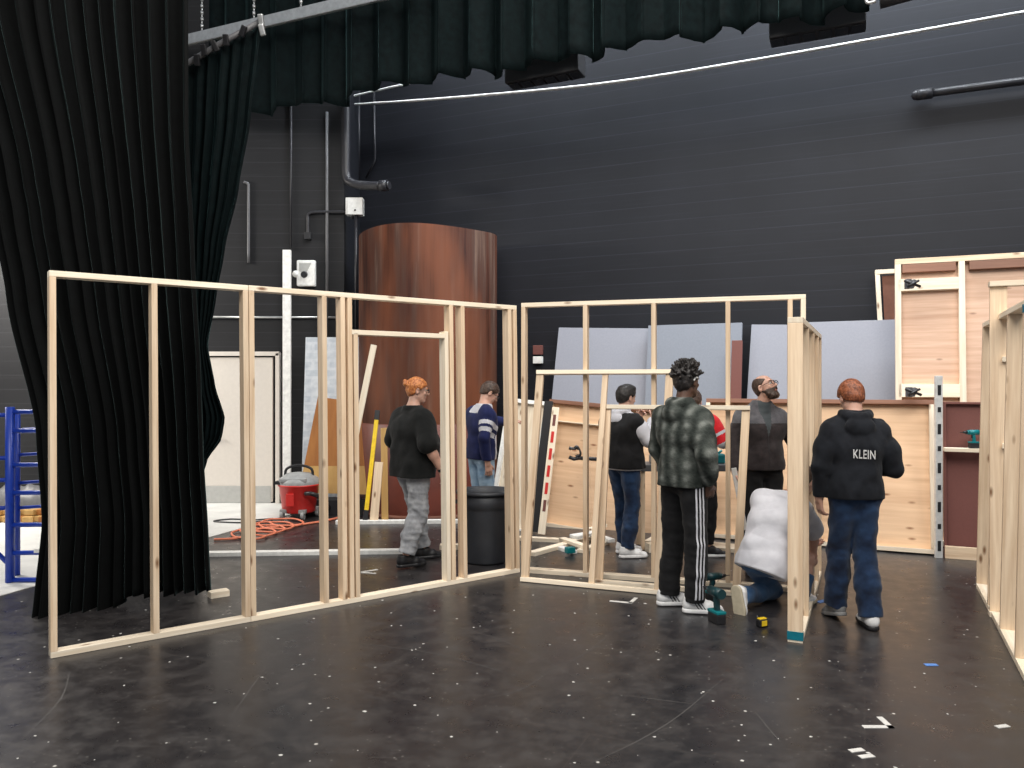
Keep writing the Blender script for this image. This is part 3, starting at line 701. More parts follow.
x, y = fl(708, 624); drill('cordless_drill', (x+.06, y+.06, 0), 1.9, 'cordless drill standing on the floor by the striped track pants', 1.05)
x, y = fl(716, 604); drill('impact_driver', (x+.02, y+.12, 0), .3, 'second cordless driver on the floor behind the white sneakers', .9)
x, y = fl(762, 627); t = thing('tape_measure', (x, y, 0), .4, 'small yellow and black tape measure on the floor beside the kneeling person', 'tape measure')
bm = Wo(); bx(bm, (0, 0, .03), (.075, .05, .056), bev=.012); mesh_obj('case', bm, M['blackpl'], t)
bm = Wo(); bx(bm, (0, 0, .060), (.06, .035, .008), bev=.003); bx(bm, (.0, -.026, .032), (.045, .004, .036), bev=.001); mesh_obj('yellow_label', bm, M['yellow'], t)

# ---------------------------------------------------------------- trash can
px, pd = 485.5, 7.62
tc = thing('trash_can', (X_(px, pd), pd, 0), 0, 'large round dark grey plastic trash can behind the stud frame', 'trash can')
bm = Wo(); lathe(bm, [(0, .012), (.225, .012), (.23, 0), (.235, .02), (.258, .50), (.259, .52), (.268, .53), (.268, .60), (.262, .61), (.262, .665), (.25, .665), (.246, .60), (.222, .03), (0, .03)], n=64); mesh_obj('can_body', bm, M['bin'], tc, Matrix.Translation((X_(px, pd), pd, 0)))
bm = Wo(); lathe(bm, [(.262, .655), (.283, .65), (.287, .665), (.28, .682), (.258, .682), (.250, .665)], n=64); mesh_obj('rim', bm, M['bin'], tc, Matrix.Translation((X_(px, pd), pd, 0)))
for s in (-1, 1):
    bm = Wo(); tube(bm, smooth_path([(s*.262, -.06, .57), (s*.305, -.05, .56), (s*.305, .05, .56), (s*.262, .06, .57)]), .012); mesh_obj('handle', bm, M['bin'], tc, Matrix.Translation((X_(px, pd), pd, 0)))

# ---------------------------------------------------------------- shop vacuum
vx, vy = X_(299, 10.05), 10.05
V = thing('shop_vacuum', (vx, vy, 0), 0, 'red shop vacuum with a grey lid and wheels by the pale door', 'vacuum'); Wv = Matrix.Translation((vx, vy, .006))
bm = Wo(); lathe(bm, [(0, .07), (.19, .07), (.205, .09), (.245, .40), (.262, .41), (.262, .43), (0, .43)], n=40); bx(bm, (-.05, -.235, .25), (.10, .02, .16), bev=.008); mesh_obj('tank', bm, M['red'], V, Wv)
bm = Wo(); lathe(bm, [(.262, .43), (.262, .46), (.24, .50), (.15, .56), (0, .58)], n=40); bx(bm, (-.02, -.1, .49), (.34, .26, .05), bev=.015); mesh_obj('motor_lid', bm, M['grey'], V, Wv)
bm = Wo(); tube(bm, smooth_path([(-.18, 0, .52), (-.15, 0, .62), (0, 0, .66), (.15, 0, .62), (.18, 0, .52)]), .017); mesh_obj('carry_handle', bm, M['blackpl'], V, Wv)
bm = Wo(); bx(bm, (-.19, -.12, .455), (.14, .12, .04), bev=.01); mesh_obj('latch', bm, M['blackpl'], V, Wv)
bm = Wo(); tube(bm, smooth_path([(.14, -.22, .33), (.24, -.26, .33), (.34, -.15, .25), (.38, 0, .12), (.30, .15, .05)]), .028, 12); mesh_obj('hose', bm, M['blackpl'], V, Wv)
for a in (-2.4, -1.1, .4, 2.2):
    bm = Wo(); c = (.23*math.cos(a), .23*math.sin(a), .055); cyl(bm, (c[0]-.02, c[1], c[2]), (c[0]+.02, c[1], c[2]), .052); bx(bm, (c[0]*.9, c[1]*.9, .10), (.09, .09, .05), bev=.01); mesh_obj('wheel', bm, M['grey'], V, Wv)
bm = Wo(); tube(bm, smooth_path([(vx-.28, vy-.16, .016), (vx-.5, vy-.25, .016), (vx-.8, vy-.2, .016), (vx-.95, vy-.35, .016), (vx-.6, vy-.45, .016), (vx-.35, vy-.35, .016)]), .009, 8)
mesh_obj('power_cord', bm, M['blackpl'], V, Matrix.Identity(4))
# orange cord coils and reddish tape
rnd = random.Random(5); pts = []
for k in range(46):
    a = k*.62; p = fl(247+k*.9+20*math.cos(a), 537-k*.32+4.5*math.sin(a)); pts.append((p[0], p[1], .018+.008*(k % 2)))
bm = Wo(); tube(bm, smooth_path(pts, 4), .012, 6); tag(mesh_obj('extension_cord', bm, M['cord']), 'orange extension cord coiled in loops on the floor near the vacuum', 'cord')
pts = [(*fl(px_, py_), .016) for px_, py_ in ((214, 541), (240, 539), (262, 530), (300, 526), (330, 521), (352, 515))]
bm = Wo(); tube(bm, smooth_path(pts, 6), .014, 6); tag(mesh_obj('extension_cord', bm, M['cord']), 'second orange cord stretched along the stage edge past the vacuum', 'cord')

# ---------------------------------------------------------------- boards around the drum
def upboard(name, px0, py0, px1, py1, d0, d1_, wd, th, m, label, cat='board', wdir=(1, 0, 0)):
    a = Vector((X_(px0, d0), d0, max(.004, Z_(py0, d0)))); b = Vector((X_(px1, d1_), d1_, Z_(py1, d1_)))
    return tag(board(name, a, b, wdir, wd, th, m), label, cat)
upboard('upright_board', 287, 505, 287, 250, 11.1, 11.12, .115, .04, M['white'], 'tall white upright board standing against the wall behind the vacuum')
lsheet('mottled_panel', (X_(301, 10.75), 10.75), (X_(366, 10.75), 10.75), 2.35, .25, .02, M['marble'], 'pale blue-grey mottled panel standing behind the orange plywood', 'panel')
# orange plywood panel, two tones
op = thing('plywood_panel', (X_(335, 10.2), 10.2, .3), 0, 'orange-brown plywood panel with a tan lower band, leaning left of the drum', 'panel')
def quadslab(name, P, y0, y1, m, parent, t=.02):
    bm = Wo(); zz = [p[1] for p in P]; fz = min(zz); cz = max(zz)
    f = [bm.verts.new((x, y0+(y1-y0)*(z-fz)/(cz-fz+1e-6), z)) for x, z in P]; g = [bm.verts.new((v.co.x, v.co.y+t, v.co.z)) for v in f]
    bm.faces.new(f); bm.faces.new(g[::-1]); n = len(f)
    for i in range(n): bm.faces.new((f[i], f[(i+1) % n], g[(i+1) % n], g[i]))
    bmesh.ops.recalc_face_normals(bm, faces=bm.faces); return mesh_obj(name, bm, m, parent, Matrix.Identity(4))
def PX(px, py, d): return (X_(px, d), Z_(py, d))
dd = 10.25
quadslab('upper_skin', [PX(304, 466, dd), PX(372, 466, dd), PX(369, 404, dd), PX(315, 397, dd)], dd, dd+.15, M['orange_ply'], op)
quadslab('lower_band', [PX(299, 492, dd), PX(374, 494, dd), PX(372, 466, dd), PX(304, 466, dd)], dd-.06, dd, M['tan_ply'], op)
o = board('support_crate_board', (X_(305, 10.35), 10.35, .10), (X_(372, 10.35), 10.35, .10), (0, 0, 1), .2, .30, M['blackp']); tag(o, 'dark low platform under the orange plywood panel', 'platform'); o.name = 'platform'
o = upboard('leaning_board', 347, 478, 374, 345, 9.75, 9.85, .075, .035, M['pine_pale'], 'pale board leaning against the left side of the drum', wdir=(1, 0, 0))
o = None
ye = thing('spirit_level', (X_(367, 9.7), 9.7, 0), 0, 'long yellow bar with black ends leaning against the drum', 'level')
a = Vector((X_(366.5, 9.65), 9.65, .16)); b = Vector((X_(376, 9.8), 9.84, Z_(420, 9.8))); board('bar', a, b, (1, 0, 0), .05, .03, M['yellow'], ye)
dv = (b-a).normalized(); board('end_cap', a-dv*.17, a, (1, 0, 0), .06, .035, M['blackpl'], ye); board('end_cap', b, b+dv*.12, (1, 0, 0), .06, .035, M['blackpl'], ye)
upboard('leaning_board', 374, 520, 379, 462, 9.62, 9.70, .10, .03, M['pine'], 'short pale board leaning on the drum right of the yellow bar')
upboard('leaning_board', 385, 520, 384, 428, 9.66, 9.80, .08, .03, M['tan_ply'], 'taller tan board leaning on the drum right of the short one')
def floorboard(px0, py0, px1, py1, wd, th, m, label, z=0, name='floor_board', cat='board'):
    a = fl(px0, py0); b = fl(px1, py1)
    return tag(board(name, (a[0], a[1], th/2+z), (b[0], b[1], th/2+z), (0, 0, 1), th, wd, m), label, cat)
floorboard(336, 524, 470, 523, .09, .045, M['white'], 'white board lying on the floor along the foot of the drum')
floorboard(200, 556, 412, 553, .10, .04, M['white'], 'long white board lying across the floor behind the left stud frame')
floorboard(411, 552, 428, 551, .10, .10, M['pine_pale'], 'pale wood block at the end of the long white floor board', name='wood_block')
floorboard(440, 549, 462, 549, .1, .05, M['pine_pale'], 'pale floor board between the person in the black T-shirt and the trash can')
floorboard(209, 598, 228, 595, .09, .05, M['pine_pale'], 'small wood block on the floor at the curtain hem', name='wood_block', cat='wood block')
floorboard(531, 556, 588, 540, .09, .04, M['pine_pale'], 'pine board lying at an angle on the floor behind the small frame')
floorboard(518, 540, 575, 543, .09, .04, M['pine_pale'], 'pine board on the floor below the pale leaning flat')
rnd = random.Random(9)
spots = [(556, 548, 574, 554), (562, 544, 585, 552), (575, 546, 598, 540), (580, 553, 606, 544), (598, 541, 612, 546), (590, 538, 604, 533), (572, 538, 590, 535)]
wh = ['front left', 'left', 'middle', 'front right', 'right', 'rear', 'rear left']
for i, (a, b, c, e) in enumerate(spots):
    floorboard(a, b, c, e, .08, .035, M['pine_pale'] if i % 2 else M['white'], 'short wood offcut at the %s of the scrap pile behind the small frame' % wh[i], z=.036*(i % 3), name='wood_offcut', cat='wood offcut').__setitem__('group', 'wood offcuts on the floor')
bm = Wo(); x, y = fl(570, 555); bx(bm, (x, y, .05), (.09, .07, .06), Euler((0, 0, .5)).to_matrix(), bev=.01); tag(mesh_obj('dark_block', bm, M['teal']), 'small dark block in front of the scrap wood pile', 'block')
floorboard(647, 552, 662, 551, .10, .09, M['pine_pale'], 'pine block on the floor right of the white shoes', name='wood_block', cat='wood block')
floorboard(648, 542, 742, 551, .28, .04, M['pine_pale'], 'wide pale board lying on the floor behind the frames')
# floor scrap: bench with tools
bd = 8.25; bxl, bxr = X_(636, bd), X_(748, bd); btn = thing('workbench', ((bxl+bxr)/2, bd, 0), 0, 'narrow dark-topped workbench behind the frames, covered with tools', 'workbench')
bm = Wo(); bx(bm, ((bxl+bxr)/2, bd, .84), (bxr-bxl, .36, .07), bev=.008); mesh_obj('bench_top', bm, M['conduit'], btn, Matrix.Identity(4))
for s in (bxl+.05, bxr-.05):
    for q in (-.13, .13): board('leg', (s, bd+q, 0), (s, bd+q, .805), (1, 0, 0), .04, .04, M['pine'], btn)
def tool(name, px, w_, h_, m, label, z=.875, rz=0, dpt=.12, cat='tool'):
    bm = Wo(); bx(bm, (0, 0, h_/2), (w_, dpt, h_), bev=min(w_, h_)*.18); cyl(bm, (w_*.1, 0, h_), (w_*.35, 0, h_*1.35), .012); return tag(mesh_obj(name, bm, m, None, Matrix.Translation((X_(px, bd), bd-.02, z)) @ Matrix.Rotation(rz, 4, 'Z')), label, cat)
tool('tool_case', 716, .16, .10, M['teal'], 'teal power tool case on the workbench beside the red sleeve')
tool('sander', 656, .14, .09, M['grey'], 'grey power sander on the workbench behind the person in the black vest')
tool('power_tool', 738, .10, .16, M['blackpl'], 'dark tool on the workbench near the bearded person')
floorb = board('bench_board', (X_(700, bd), bd+.1, 1.07), (X_(735, bd), bd+.1, 1.07), (0, 0, 1), .035, .06, M['pine_pale'])
tag(floorb, 'pale board held above the workbench behind the red sleeve', 'board')
board('bench_prop', (X_(704, bd), bd+.1, .875), (X_(704, bd), bd+.1, 1.052), (1, 0, 0), .04, .04, M['pine']); tag(bpy.data.objects['bench_prop'], 'short pine prop under the board on the workbench', 'board')
# hanging clamp on plywood flat
cl = thing('bar_clamp', (X_(585, 9.05), 9.05, Z_(455, 9.05)), 0, 'black bar clamp fixed on the plywood flat left of the person in the black vest', 'clamp')
dc = 8.98
def pc(px, py, dy=0): return Vector((X_(px, dc), dc+dy, Z_(py, dc)))
bm = Wo(); cyl(bm, pc(578, 458), pc(602, 459.5), .022); mesh_obj('bar', bm, M['blackpl'], cl, Matrix.Identity(4))
bm = Wo(); tube(bm, smooth_path([pc(569, 448), pc(574, 449), pc(577, 447), pc(580, 454), pc(576, 457)]), .02); tube(bm, [pc(569, 457), pc(574, 459), pc(579, 458)], .022); mesh_obj('jaw', bm, M['blackpl'], cl, Matrix.Identity(4))
bm = Wo(); bx(bm, pc(575, 452), (.10, .04, .05), bev=.008); mesh_obj('jaw_pad', bm, M['ply'], cl, Matrix.Identity(4))

# ---------------------------------------------------------------- floor marks
def tape(px, py, pts, m, label, cat='tape mark', w_=.03):
    x, y = fl(px, py)
    bm = Wo()
    for (a, b) in zip(pts, pts[1:]):
        a = Vector(a); b = Vector(b); c = (a+b)/2; an = math.atan2(b.y-a.y, b.x-a.x)
        bx(bm, (x+c.x, y+c.y, .0015), ((b-a).length+w_, w_, .003), Euler((0, 0, an)).to_matrix())
    tag(mesh_obj('tape_mark', bm, m), label, cat)
M['tapew'] = simple('white_tape', (.62, .61, .58), .6)
tape(624, 603, [(-.09, .05), (.05, .0), (.11, .13)], M['tapew'], 'white angled tape mark on the floor in front of the small frames')
tape(367, 573, [(.06, .12), (-.07, .02), (.07, -.02)], M['tapew'], 'white V of tape on the floor behind the left stud frame')
tape(880, 727, [(-.07, .0), (.05, .0), (.05, .1)], M['tapew'], 'white angled tape mark on the floor at the lower right')
tape(822, 602, [(-.02, 0), (.03, .03)], M['bluetape'], 'small blue tape scrap by the feet of the person in the black hoodie', w_=.05)
tape(931, 665, [(-.02, 0), (.02, 0)], M['bluetape'], 'small blue tape scrap on the open floor at the right', w_=.035)
for px, py, lb in ((857, 751, 'nearer the viewer, left of the right tape mark'), (867, 757, 'lowest, under the right tape mark'), (1003, 727, 'near the right edge of the floor')):
    tape(px, py, [(-.02, 0), (.02, .01)], M['tapew'], 'white paper scrap on the floor, %s' % lb, 'scrap', w_=.03)
# ---------------------------------------------------------------- blue scaffold at the left
bs = thing('scaffold_frame', (-4.6, 7.0, 0), 0, 'blue steel ladder-like scaffold frame at the left edge', 'scaffold')
def SP(px, py, d): return Vector((X_(px, d), d, Z_(py, d)))
dB = 6.75
def upr(px, y0, y1, d, r):
    bm = Wo(); a = SP(px, y0, d); b = SP(px, y1, d); b.z = max(b.z, .006); cyl(bm, a, b, r); mesh_obj('upright', bm, M['blue'], bs, Matrix.Identity(4))
upr(10, 407, 582, dB, .036); upr(17, 412, 575, dB+.25, .026); upr(90, 407, 582, dB, .036); upr(-60, 407, 582, dB, .036)
for py in (412, 431, 465, 493, 525, 553, 580):
    bm = Wo(); cyl(bm, SP(10, py, dB), SP(90, py-1, dB), .020); mesh_obj('rung', bm, M['blue'], bs, Matrix.Identity(4))
for py in (415, 458, 480, 508):
    bm = Wo(); cyl(bm, SP(-60, py+1, dB), SP(10, py, dB), .018); mesh_obj('rung', bm, M['blue'], bs, Matrix.Identity(4))
for py in (430, 455, 483, 508):
    bm = Wo(); cyl(bm, SP(17, py, dB+.25), SP(92, py-5, dB+.25), .015); mesh_obj('rung', bm, M['blue'], bs, Matrix.Identity(4))
bm = Wo(); cyl(bm, SP(-60, 500, dB), SP(10, 565, dB), .02); mesh_obj('brace', bm, M['blue'], bs, Matrix.Identity(4))
bm = Wo(); bx(bm, SP(40, 551, dB-.03), (.10, .01, .03)); mesh_obj('label_plate', bm, M['white'], bs, Matrix.Identity(4))
# heap of offcuts and a tarp on the pale floor behind the scaffold
rnd = random.Random(2); hp = ['left end', 'second from left', 'third from left', 'middle', 'right of the middle', 'second from right', 'right end']
for row in (0, 1):
    for k in range(7-row):
        d_ = 9.75+.05*row; c = Vector((X_(-2+k*8.5+row*4, d_), d_+.05*(k % 2), .047+.075*row))
        bm = Wo(); bx(bm, (0, 0, 0), (.13, .26, .07), bev=.012)
        tag(mesh_obj('lumber_offcut', bm, M['tan_ply'] if (k+row) % 3 else M['orange_ply'], None, Matrix.Translation(c) @ Matrix.Rotation(rnd.uniform(-.2, .2), 4, 'Z')), 'tan offcut in the %s row of the scaffold heap, %s' % (('lower', 'upper')[row], hp[k]), 'wood offcut', 'wood offcuts behind the blue scaffold')
bm = Wo(); sph(bm, (0, 0, 0), 1, (.75, .22, .27), u=48, v=24)
for v in bm.verts: v.co.z = max(v.co.z, -.02)+.025*math.sin(v.co.x*19)*math.cos(v.co.y*23)+.02*math.sin(v.co.x*41+v.co.y*9)
tag(mesh_obj('tarp', bm, M['conduit'], None, Matrix.Translation((X_(26, 10.6), 10.6, .06))), 'crumpled dark grey tarp on the pale floor behind the blue scaffold', 'tarp')
# crumbs and flecks scattered over the stage floor
rnd = random.Random(11); bm = Wo()
for k in range(420):
    y = 1.9+7.3*rnd.random()**1.3; x = rnd.uniform(-.62, .62)*y*1.05
    if x < edgeX(y)+.1: continue
    r_ = rnd.uniform(.0025, .009)*(1.5 if rnd.random() < .08 else 1); a0_ = rnd.uniform(0, 6)
    vv = [bm.verts.new((x+r_*math.cos(a0_+q*1.257)*rnd.uniform(.5, 1.5), y+r_*math.sin(a0_+q*1.257)*rnd.uniform(.5, 1.2), .0022)) for q in range(5)]
    f = bm.faces.new(vv); e = bmesh.ops.extrude_face_region(bm, geom=[f]); [setattr(v.co, 'z', .0006) for v in e['geom'] if isinstance(v, bmesh.types.BMVert)]
bmesh.ops.recalc_face_normals(bm, faces=bm.faces)
tag(mesh_obj('floor_crumbs', bm, M['tapew']), 'small pale crumbs and paint flecks scattered over the black stage floor', 'debris', kind='stuff')
M['scratch'] = simple('scratched_floor_paint', (.085, .08, .078), .5)
def scratch(pts, w_=.006):
    P_ = smooth_path([(*fl(a, b), 0) for a, b in pts], 10); bm = Wo(); pr = None
    for i, p in enumerate(P_):
        t = (P_[min(i+1, len(P_)-1)]-P_[max(i-1, 0)]).normalized(); n = Vector((-t.y, t.x, 0))*w_/2*(.4+.6*math.sin(PI*i/(len(P_)-1)))
        r_ = (bm.verts.new((p+n).to_3d()+Vector((0, 0, .0012))), bm.verts.new((p-n)+Vector((0, 0, .0012))))
        if pr: bm.faces.new((pr[0], pr[1], r_[1], r_[0]))
        pr = r_
    o = mesh_obj('floor_scratch', bm, M['scratch'], bpy.data.objects['floor'], Matrix.Identity(4)); return o
for pp_ in (((590, 764), (640, 740), (680, 715), (722, 680)), ((612, 694), (660, 700), (706, 706)), ((232, 716), (250, 690), (275, 655)), ((755, 712), (768, 728), (780, 742)), ((330, 640), (440, 655), (560, 690)), ((560, 668), (590, 650), (615, 630)), ((20, 742), (60, 700), (70, 672)), ((790, 650), (850, 652), (905, 660)), ((480, 700), (520, 690), (550, 672)), ((420, 620), (500, 640), (600, 690))):
    scratch(pp_)
# ---------------------------------------------------------------- people: implicit surfaces turned into one mesh per body / garment
class Fld:
    def __init__(s, lo, hi, h):
        s.h = h; s.lo = np.array(lo, float); n = np.ceil((np.array(hi)-s.lo)/h).astype(int)+1; s.n = n
        s.ax = [s.lo[i]+h*np.arange(n[i]) for i in range(3)]; s.D = np.full(tuple(n), .5, np.float32)
    def sub(s, lo, hi):
        sl = []
        for i in range(3):
            a = int(max(0, math.floor((lo[i]-s.lo[i])/s.h))); b = int(min(s.n[i], math.ceil((hi[i]-s.lo[i])/s.h)+1)); sl.append(slice(a, max(a, b)))
        G = np.meshgrid(*[s.ax[i][sl[i]] for i in range(3)], indexing='ij', sparse=True)
        return tuple(sl), G
    def smin(s, sl, d, k):
        a = s.D[sl]
        if k <= 0: s.D[sl] = np.minimum(a, d); return
        h = np.clip(.5+.5*(a-d)/k, 0, 1); s.D[sl] = (a*(1-h)+d*h-k*h*(1-h)).astype(np.float32)
    def smaxneg(s, sl, d, k):
        a = s.D[sl]; d = -d
        h = np.clip(.5-.5*(a-d)/k, 0, 1); s.D[sl] = (a*(1-h)+d*h+k*h*(1-h)).astype(np.float32)
    def cone(s, a, b, ra, rb, k=.02, flat=None, cut=False):
        a = np.array(a, float); b = np.array(b, float); m = max(ra, rb)*(1.0)+k+.03
        sl, (X, Y, Z) = s.sub(np.minimum(a, b)-m, np.maximum(a, b)+m)
        px, py, pz = X-a[0], Y-a[1], Z-a[2]; ba = b-a
        if flat is not None:
            n = np.array(flat[0], float); n /= np.linalg.norm(n); q = flat[1]-1
            t = (px*n[0]+py*n[1]+pz*n[2])*q; px, py, pz = px+t*n[0], py+t*n[1], pz+t*n[2]; ba = ba+np.dot(ba, n)*q*n
        L = max(1e-9, float(ba@ba)); h = np.clip((px*ba[0]+py*ba[1]+pz*ba[2])/L, 0, 1)
        d = np.sqrt((px-ba[0]*h)**2+(py-ba[1]*h)**2+(pz-ba[2]*h)**2)-(ra+(rb-ra)*h)
        (s.smaxneg if cut else s.smin)(sl, d, k)
    def ell(s, c, r, R=None, k=.015, cut=False):
        c = np.array(c, float); r = np.array(r, float); m = r.max()+k+.02
        sl, (X, Y, Z) = s.sub(c-m, c+m); x, y, z = X-c[0], Y-c[1], Z-c[2]
        if R is not None: x, y, z = [x*R[0][i]+y*R[1][i]+z*R[2][i] for i in range(3)]
        k0 = np.sqrt((x/r[0])**2+(y/r[1])**2+(z/r[2])**2); k1 = np.sqrt((x/r[0]**2)**2+(y/r[1]**2)**2+(z/r[2]**2)**2)+1e-9
        (s.smaxneg if cut else s.smin)(sl, k0*(k0-1)/k1, k)
    def plane(s, p, n, k=.004):
        """remove everything on the side the normal points to"""
        n = np.array(n, float); n /= np.linalg.norm(n); X, Y, Z = np.meshgrid(*s.ax, indexing='ij', sparse=True)
        d = (X-p[0])*n[0]+(Y-p[1])*n[1]+(Z-p[2])*n[2]; a = s.D; h = np.clip(.5-.5*(a-d)/k, 0, 1); s.D = (a*(1-h)+d*h+k*h*(1-h)).astype(np.float32)
    def wrinkle(s, amp, seed=0, f=26, zf=.8):
        rs = np.random.RandomState(seed); X, Y, Z = np.meshgrid(*s.ax, indexing='ij', sparse=True); w = 0
        for i in range(6):
            v = rs.randn(3); v /= np.linalg.norm(v); v *= f*(.5+rs.rand()); v[2] *= zf; w = w+np.sin(X*v[0]+Y*v[1]+Z*v[2]+rs.rand()*6+1.3*np.sin(Z*f*.35+Y*9+i))
        s.D = (s.D+amp*np.minimum(w/2.4, .55)).astype(np.float32)
    def mesh(s, name, mats, parent, W, matfn=None):
        D = s.D; D[0], D[-1], D[:, 0], D[:, -1], D[:, :, 0], D[:, :, -1] = .1, .1, .1, .1, .1, .1
        ins = D < 0; n = s.n; acc = {}
        c = np.zeros(tuple(n-1), np.int8)
        for i in (0, 1):
            for j in (0, 1):
                for k in (0, 1): c += ins[i:n[0]-1+i, j:n[1]-1+j, k:n[2]-1+k]
        act = (c > 0) & (c < 8); idx = np.argwhere(act); vid = np.full(act.shape, -1, np.int64); vid[act] = np.arange(len(idx))
        P = np.zeros((len(idx), 3)); cnt = np.zeros(len(idx))
        cor = [(i, j, k) for i in (0, 1) for j in (0, 1) for k in (0, 1)]
        vals = {q: D[idx[:, 0]+q[0], idx[:, 1]+q[1], idx[:, 2]+q[2]].astype(float) for q in cor}
        for a in cor:
            for ax_ in range(3):
                if a[ax_] == 0:
                    b = list(a); b[ax_] = 1; b = tuple(b); va, vb = vals[a], vals[b]; cr = (va < 0) != (vb < 0)
                    t = np.where(cr, va/np.where(cr, va-vb, 1), 0); pt = np.tile(np.array(a, float), (len(idx), 1)); pt[:, ax_] += t
                    P[cr] += pt[cr]; cnt[cr] += 1
        P = (P/cnt[:, None]+idx)*s.h+s.lo
        Q = []
        for ax_ in range(3):
            u, v = (ax_+1) % 3, (ax_+2) % 3
            sa = [slice(1, -1)]*3; sb = [slice(1, -1)]*3; sa[ax_] = slice(0, -1); sb[ax_] = slice(1, None)
            A = ins[tuple(sa)]; B = ins[tuple(sb)]; E = np.argwhere(A != B)
            off = np.ones(3, int); off[ax_] = 0; E = E+off; fl_ = ins[E[:, 0], E[:, 1], E[:, 2]]
            du = np.zeros(3, int); du[u] = 1; dv = np.zeros(3, int); dv[v] = 1
            g = lambda q: vid[q[:, 0], q[:, 1], q[:, 2]]
            q = np.stack([g(E-du-dv), g(E-dv), g(E), g(E-du)], 1); q[~fl_] = q[~fl_][:, ::-1]; Q.append(q)
        Q = np.concatenate(Q); Q = Q[(Q >= 0).all(1)]
        me = bpy.data.meshes.new(name); me.vertices.add(len(P)); me.vertices.foreach_set('co', P.ravel())
        me.loops.add(len(Q)*4); me.loops.foreach_set('vertex_index', Q.ravel().astype(np.int32))
        me.polygons.add(len(Q)); me.polygons.foreach_set('loop_start', np.arange(len(Q), dtype=np.int32)*4)
        try: me.polygons.foreach_set('loop_total', np.full(len(Q), 4, np.int32))
        except Exception: pass
        me.polygons.foreach_set('use_smooth', np.ones(len(Q), bool))
        for m in (mats if isinstance(mats, (list, tuple)) else [mats]): me.materials.append(m)
        if matfn is not None: me.polygons.foreach_set('material_index', matfn(P[Q].mean(1)).astype(np.int32))
        me.update(calc_edges=True); me.validate()
        o = bpy.data.objects.new(name, me); link(o, parent, W); o['_'] = 0; del o['_']
        return o
def lerp(a, b, t): return np.array(a)*(1-t)+np.array(b)*t
def unit(v): v = np.array(v, float); return v/np.linalg.norm(v)
def rotv(v, ax_, a):
    ax_ = unit(ax_); v = np.array(v, float); return v*math.cos(a)+np.cross(ax_, v)*math.sin(a)+ax_*np.dot(ax_, v)*(1-math.cos(a))
def skinmat(name, c):
    t = NT(name); v = t.coord(); f = t.noise(v, 18, 3); t.l(t.ramp(f, [(.3, tuple(x*.88 for x in c)), (.7, c)]), t.b.inputs['Base Color'])
    t.b.inputs['Roughness'].default_value = .5; t.b.inputs['Subsurface Weight'].default_value = .08; t.b.inputs['Subsurface Scale'].default_value = .01
    t.b.inputs['Subsurface Radius'].default_value = (1, .35, .2)
    return t.m
LIGHT = skinmat('fair_skin', (.62, .36, .27)); MED = skinmat('tan_skin', (.50, .29, .20)); DARK = skinmat('brown_skin', (.10, .048, .030))
LIP = simple('lips', (.42, .16, .13), .5); LIPD = simple('dark_lips', (.14, .05, .04), .5); EYEW = simple('eye_white', (.75, .73, .7), .25); IRIS = simple('dark_iris', (.03, .02, .015), .15)
def hairmat(name, a, b):
    t = NT(name); v = t.coord((55, 40, 40)); f = t.noise(v, 1.2, 3, .6); t.l(t.ramp(f, [(.38, a), (.62, b)]), t.b.inputs['Base Color'])
    t.b.inputs['Roughness'].default_value = .5; t.bump(f, .9, .008); return t.m
RED = hairmat('auburn_hair', (.11, .030, .012), (.32, .10, .04)); ORG = hairmat('bright_orange_hair', (.34, .09, .02), (.72, .28, .09)); BLK = hairmat('black_hair', (.006, .005, .005), (.025, .02, .018)); BRN = hairmat('dark_brown_hair', (.03, .016, .01), (.08, .045, .03))

DEF = dict(P=(0, 0, .96), C=(0, .0, 1.27), N=(0, -.015, 1.46), H=(0, .02, 1.635), hf=(0, 1, 0), up=(0, 0, 1),
  SR=(.172, -.015, 1.375), SL=(-.172, -.015, 1.375), ER=(.235, -.03, 1.13), EL=(-.235, -.03, 1.13), WR=(.25, .06, .88), WL=(-.25, .06, .88),
  hR=(0, .15, -1), hL=(0, .15, -1), nR=(-1, .2, 0), nL=(1, .2, 0), curlR=.45, curlL=.45,
  HR=(.09, 0, .93), HL=(-.09, 0, .93), KR=(.10, .03, .50), KL=(-.10, .03, .50), AR=(.105, 0, .09), AL=(-.105, 0, .09),
  tR=(.15, 1, 0), tL=(-.15, 1, 0), uR=(0, 0, 1), uL=(0, 0, 1), fat=1.0, belly=0.0, lat=(1, 0, 0), clothes_k=1.0)
def head_frame(p):
    f = unit(p['hf']); u = np.array(p['up'], float); r = unit(np.cross(f, u)); u = np.cross(r, f); return r, f, u
def hpt(p, q): r, f, u = head_frame(p); return np.array(p['H'])+r*q[0]+f*q[1]+u*q[2]
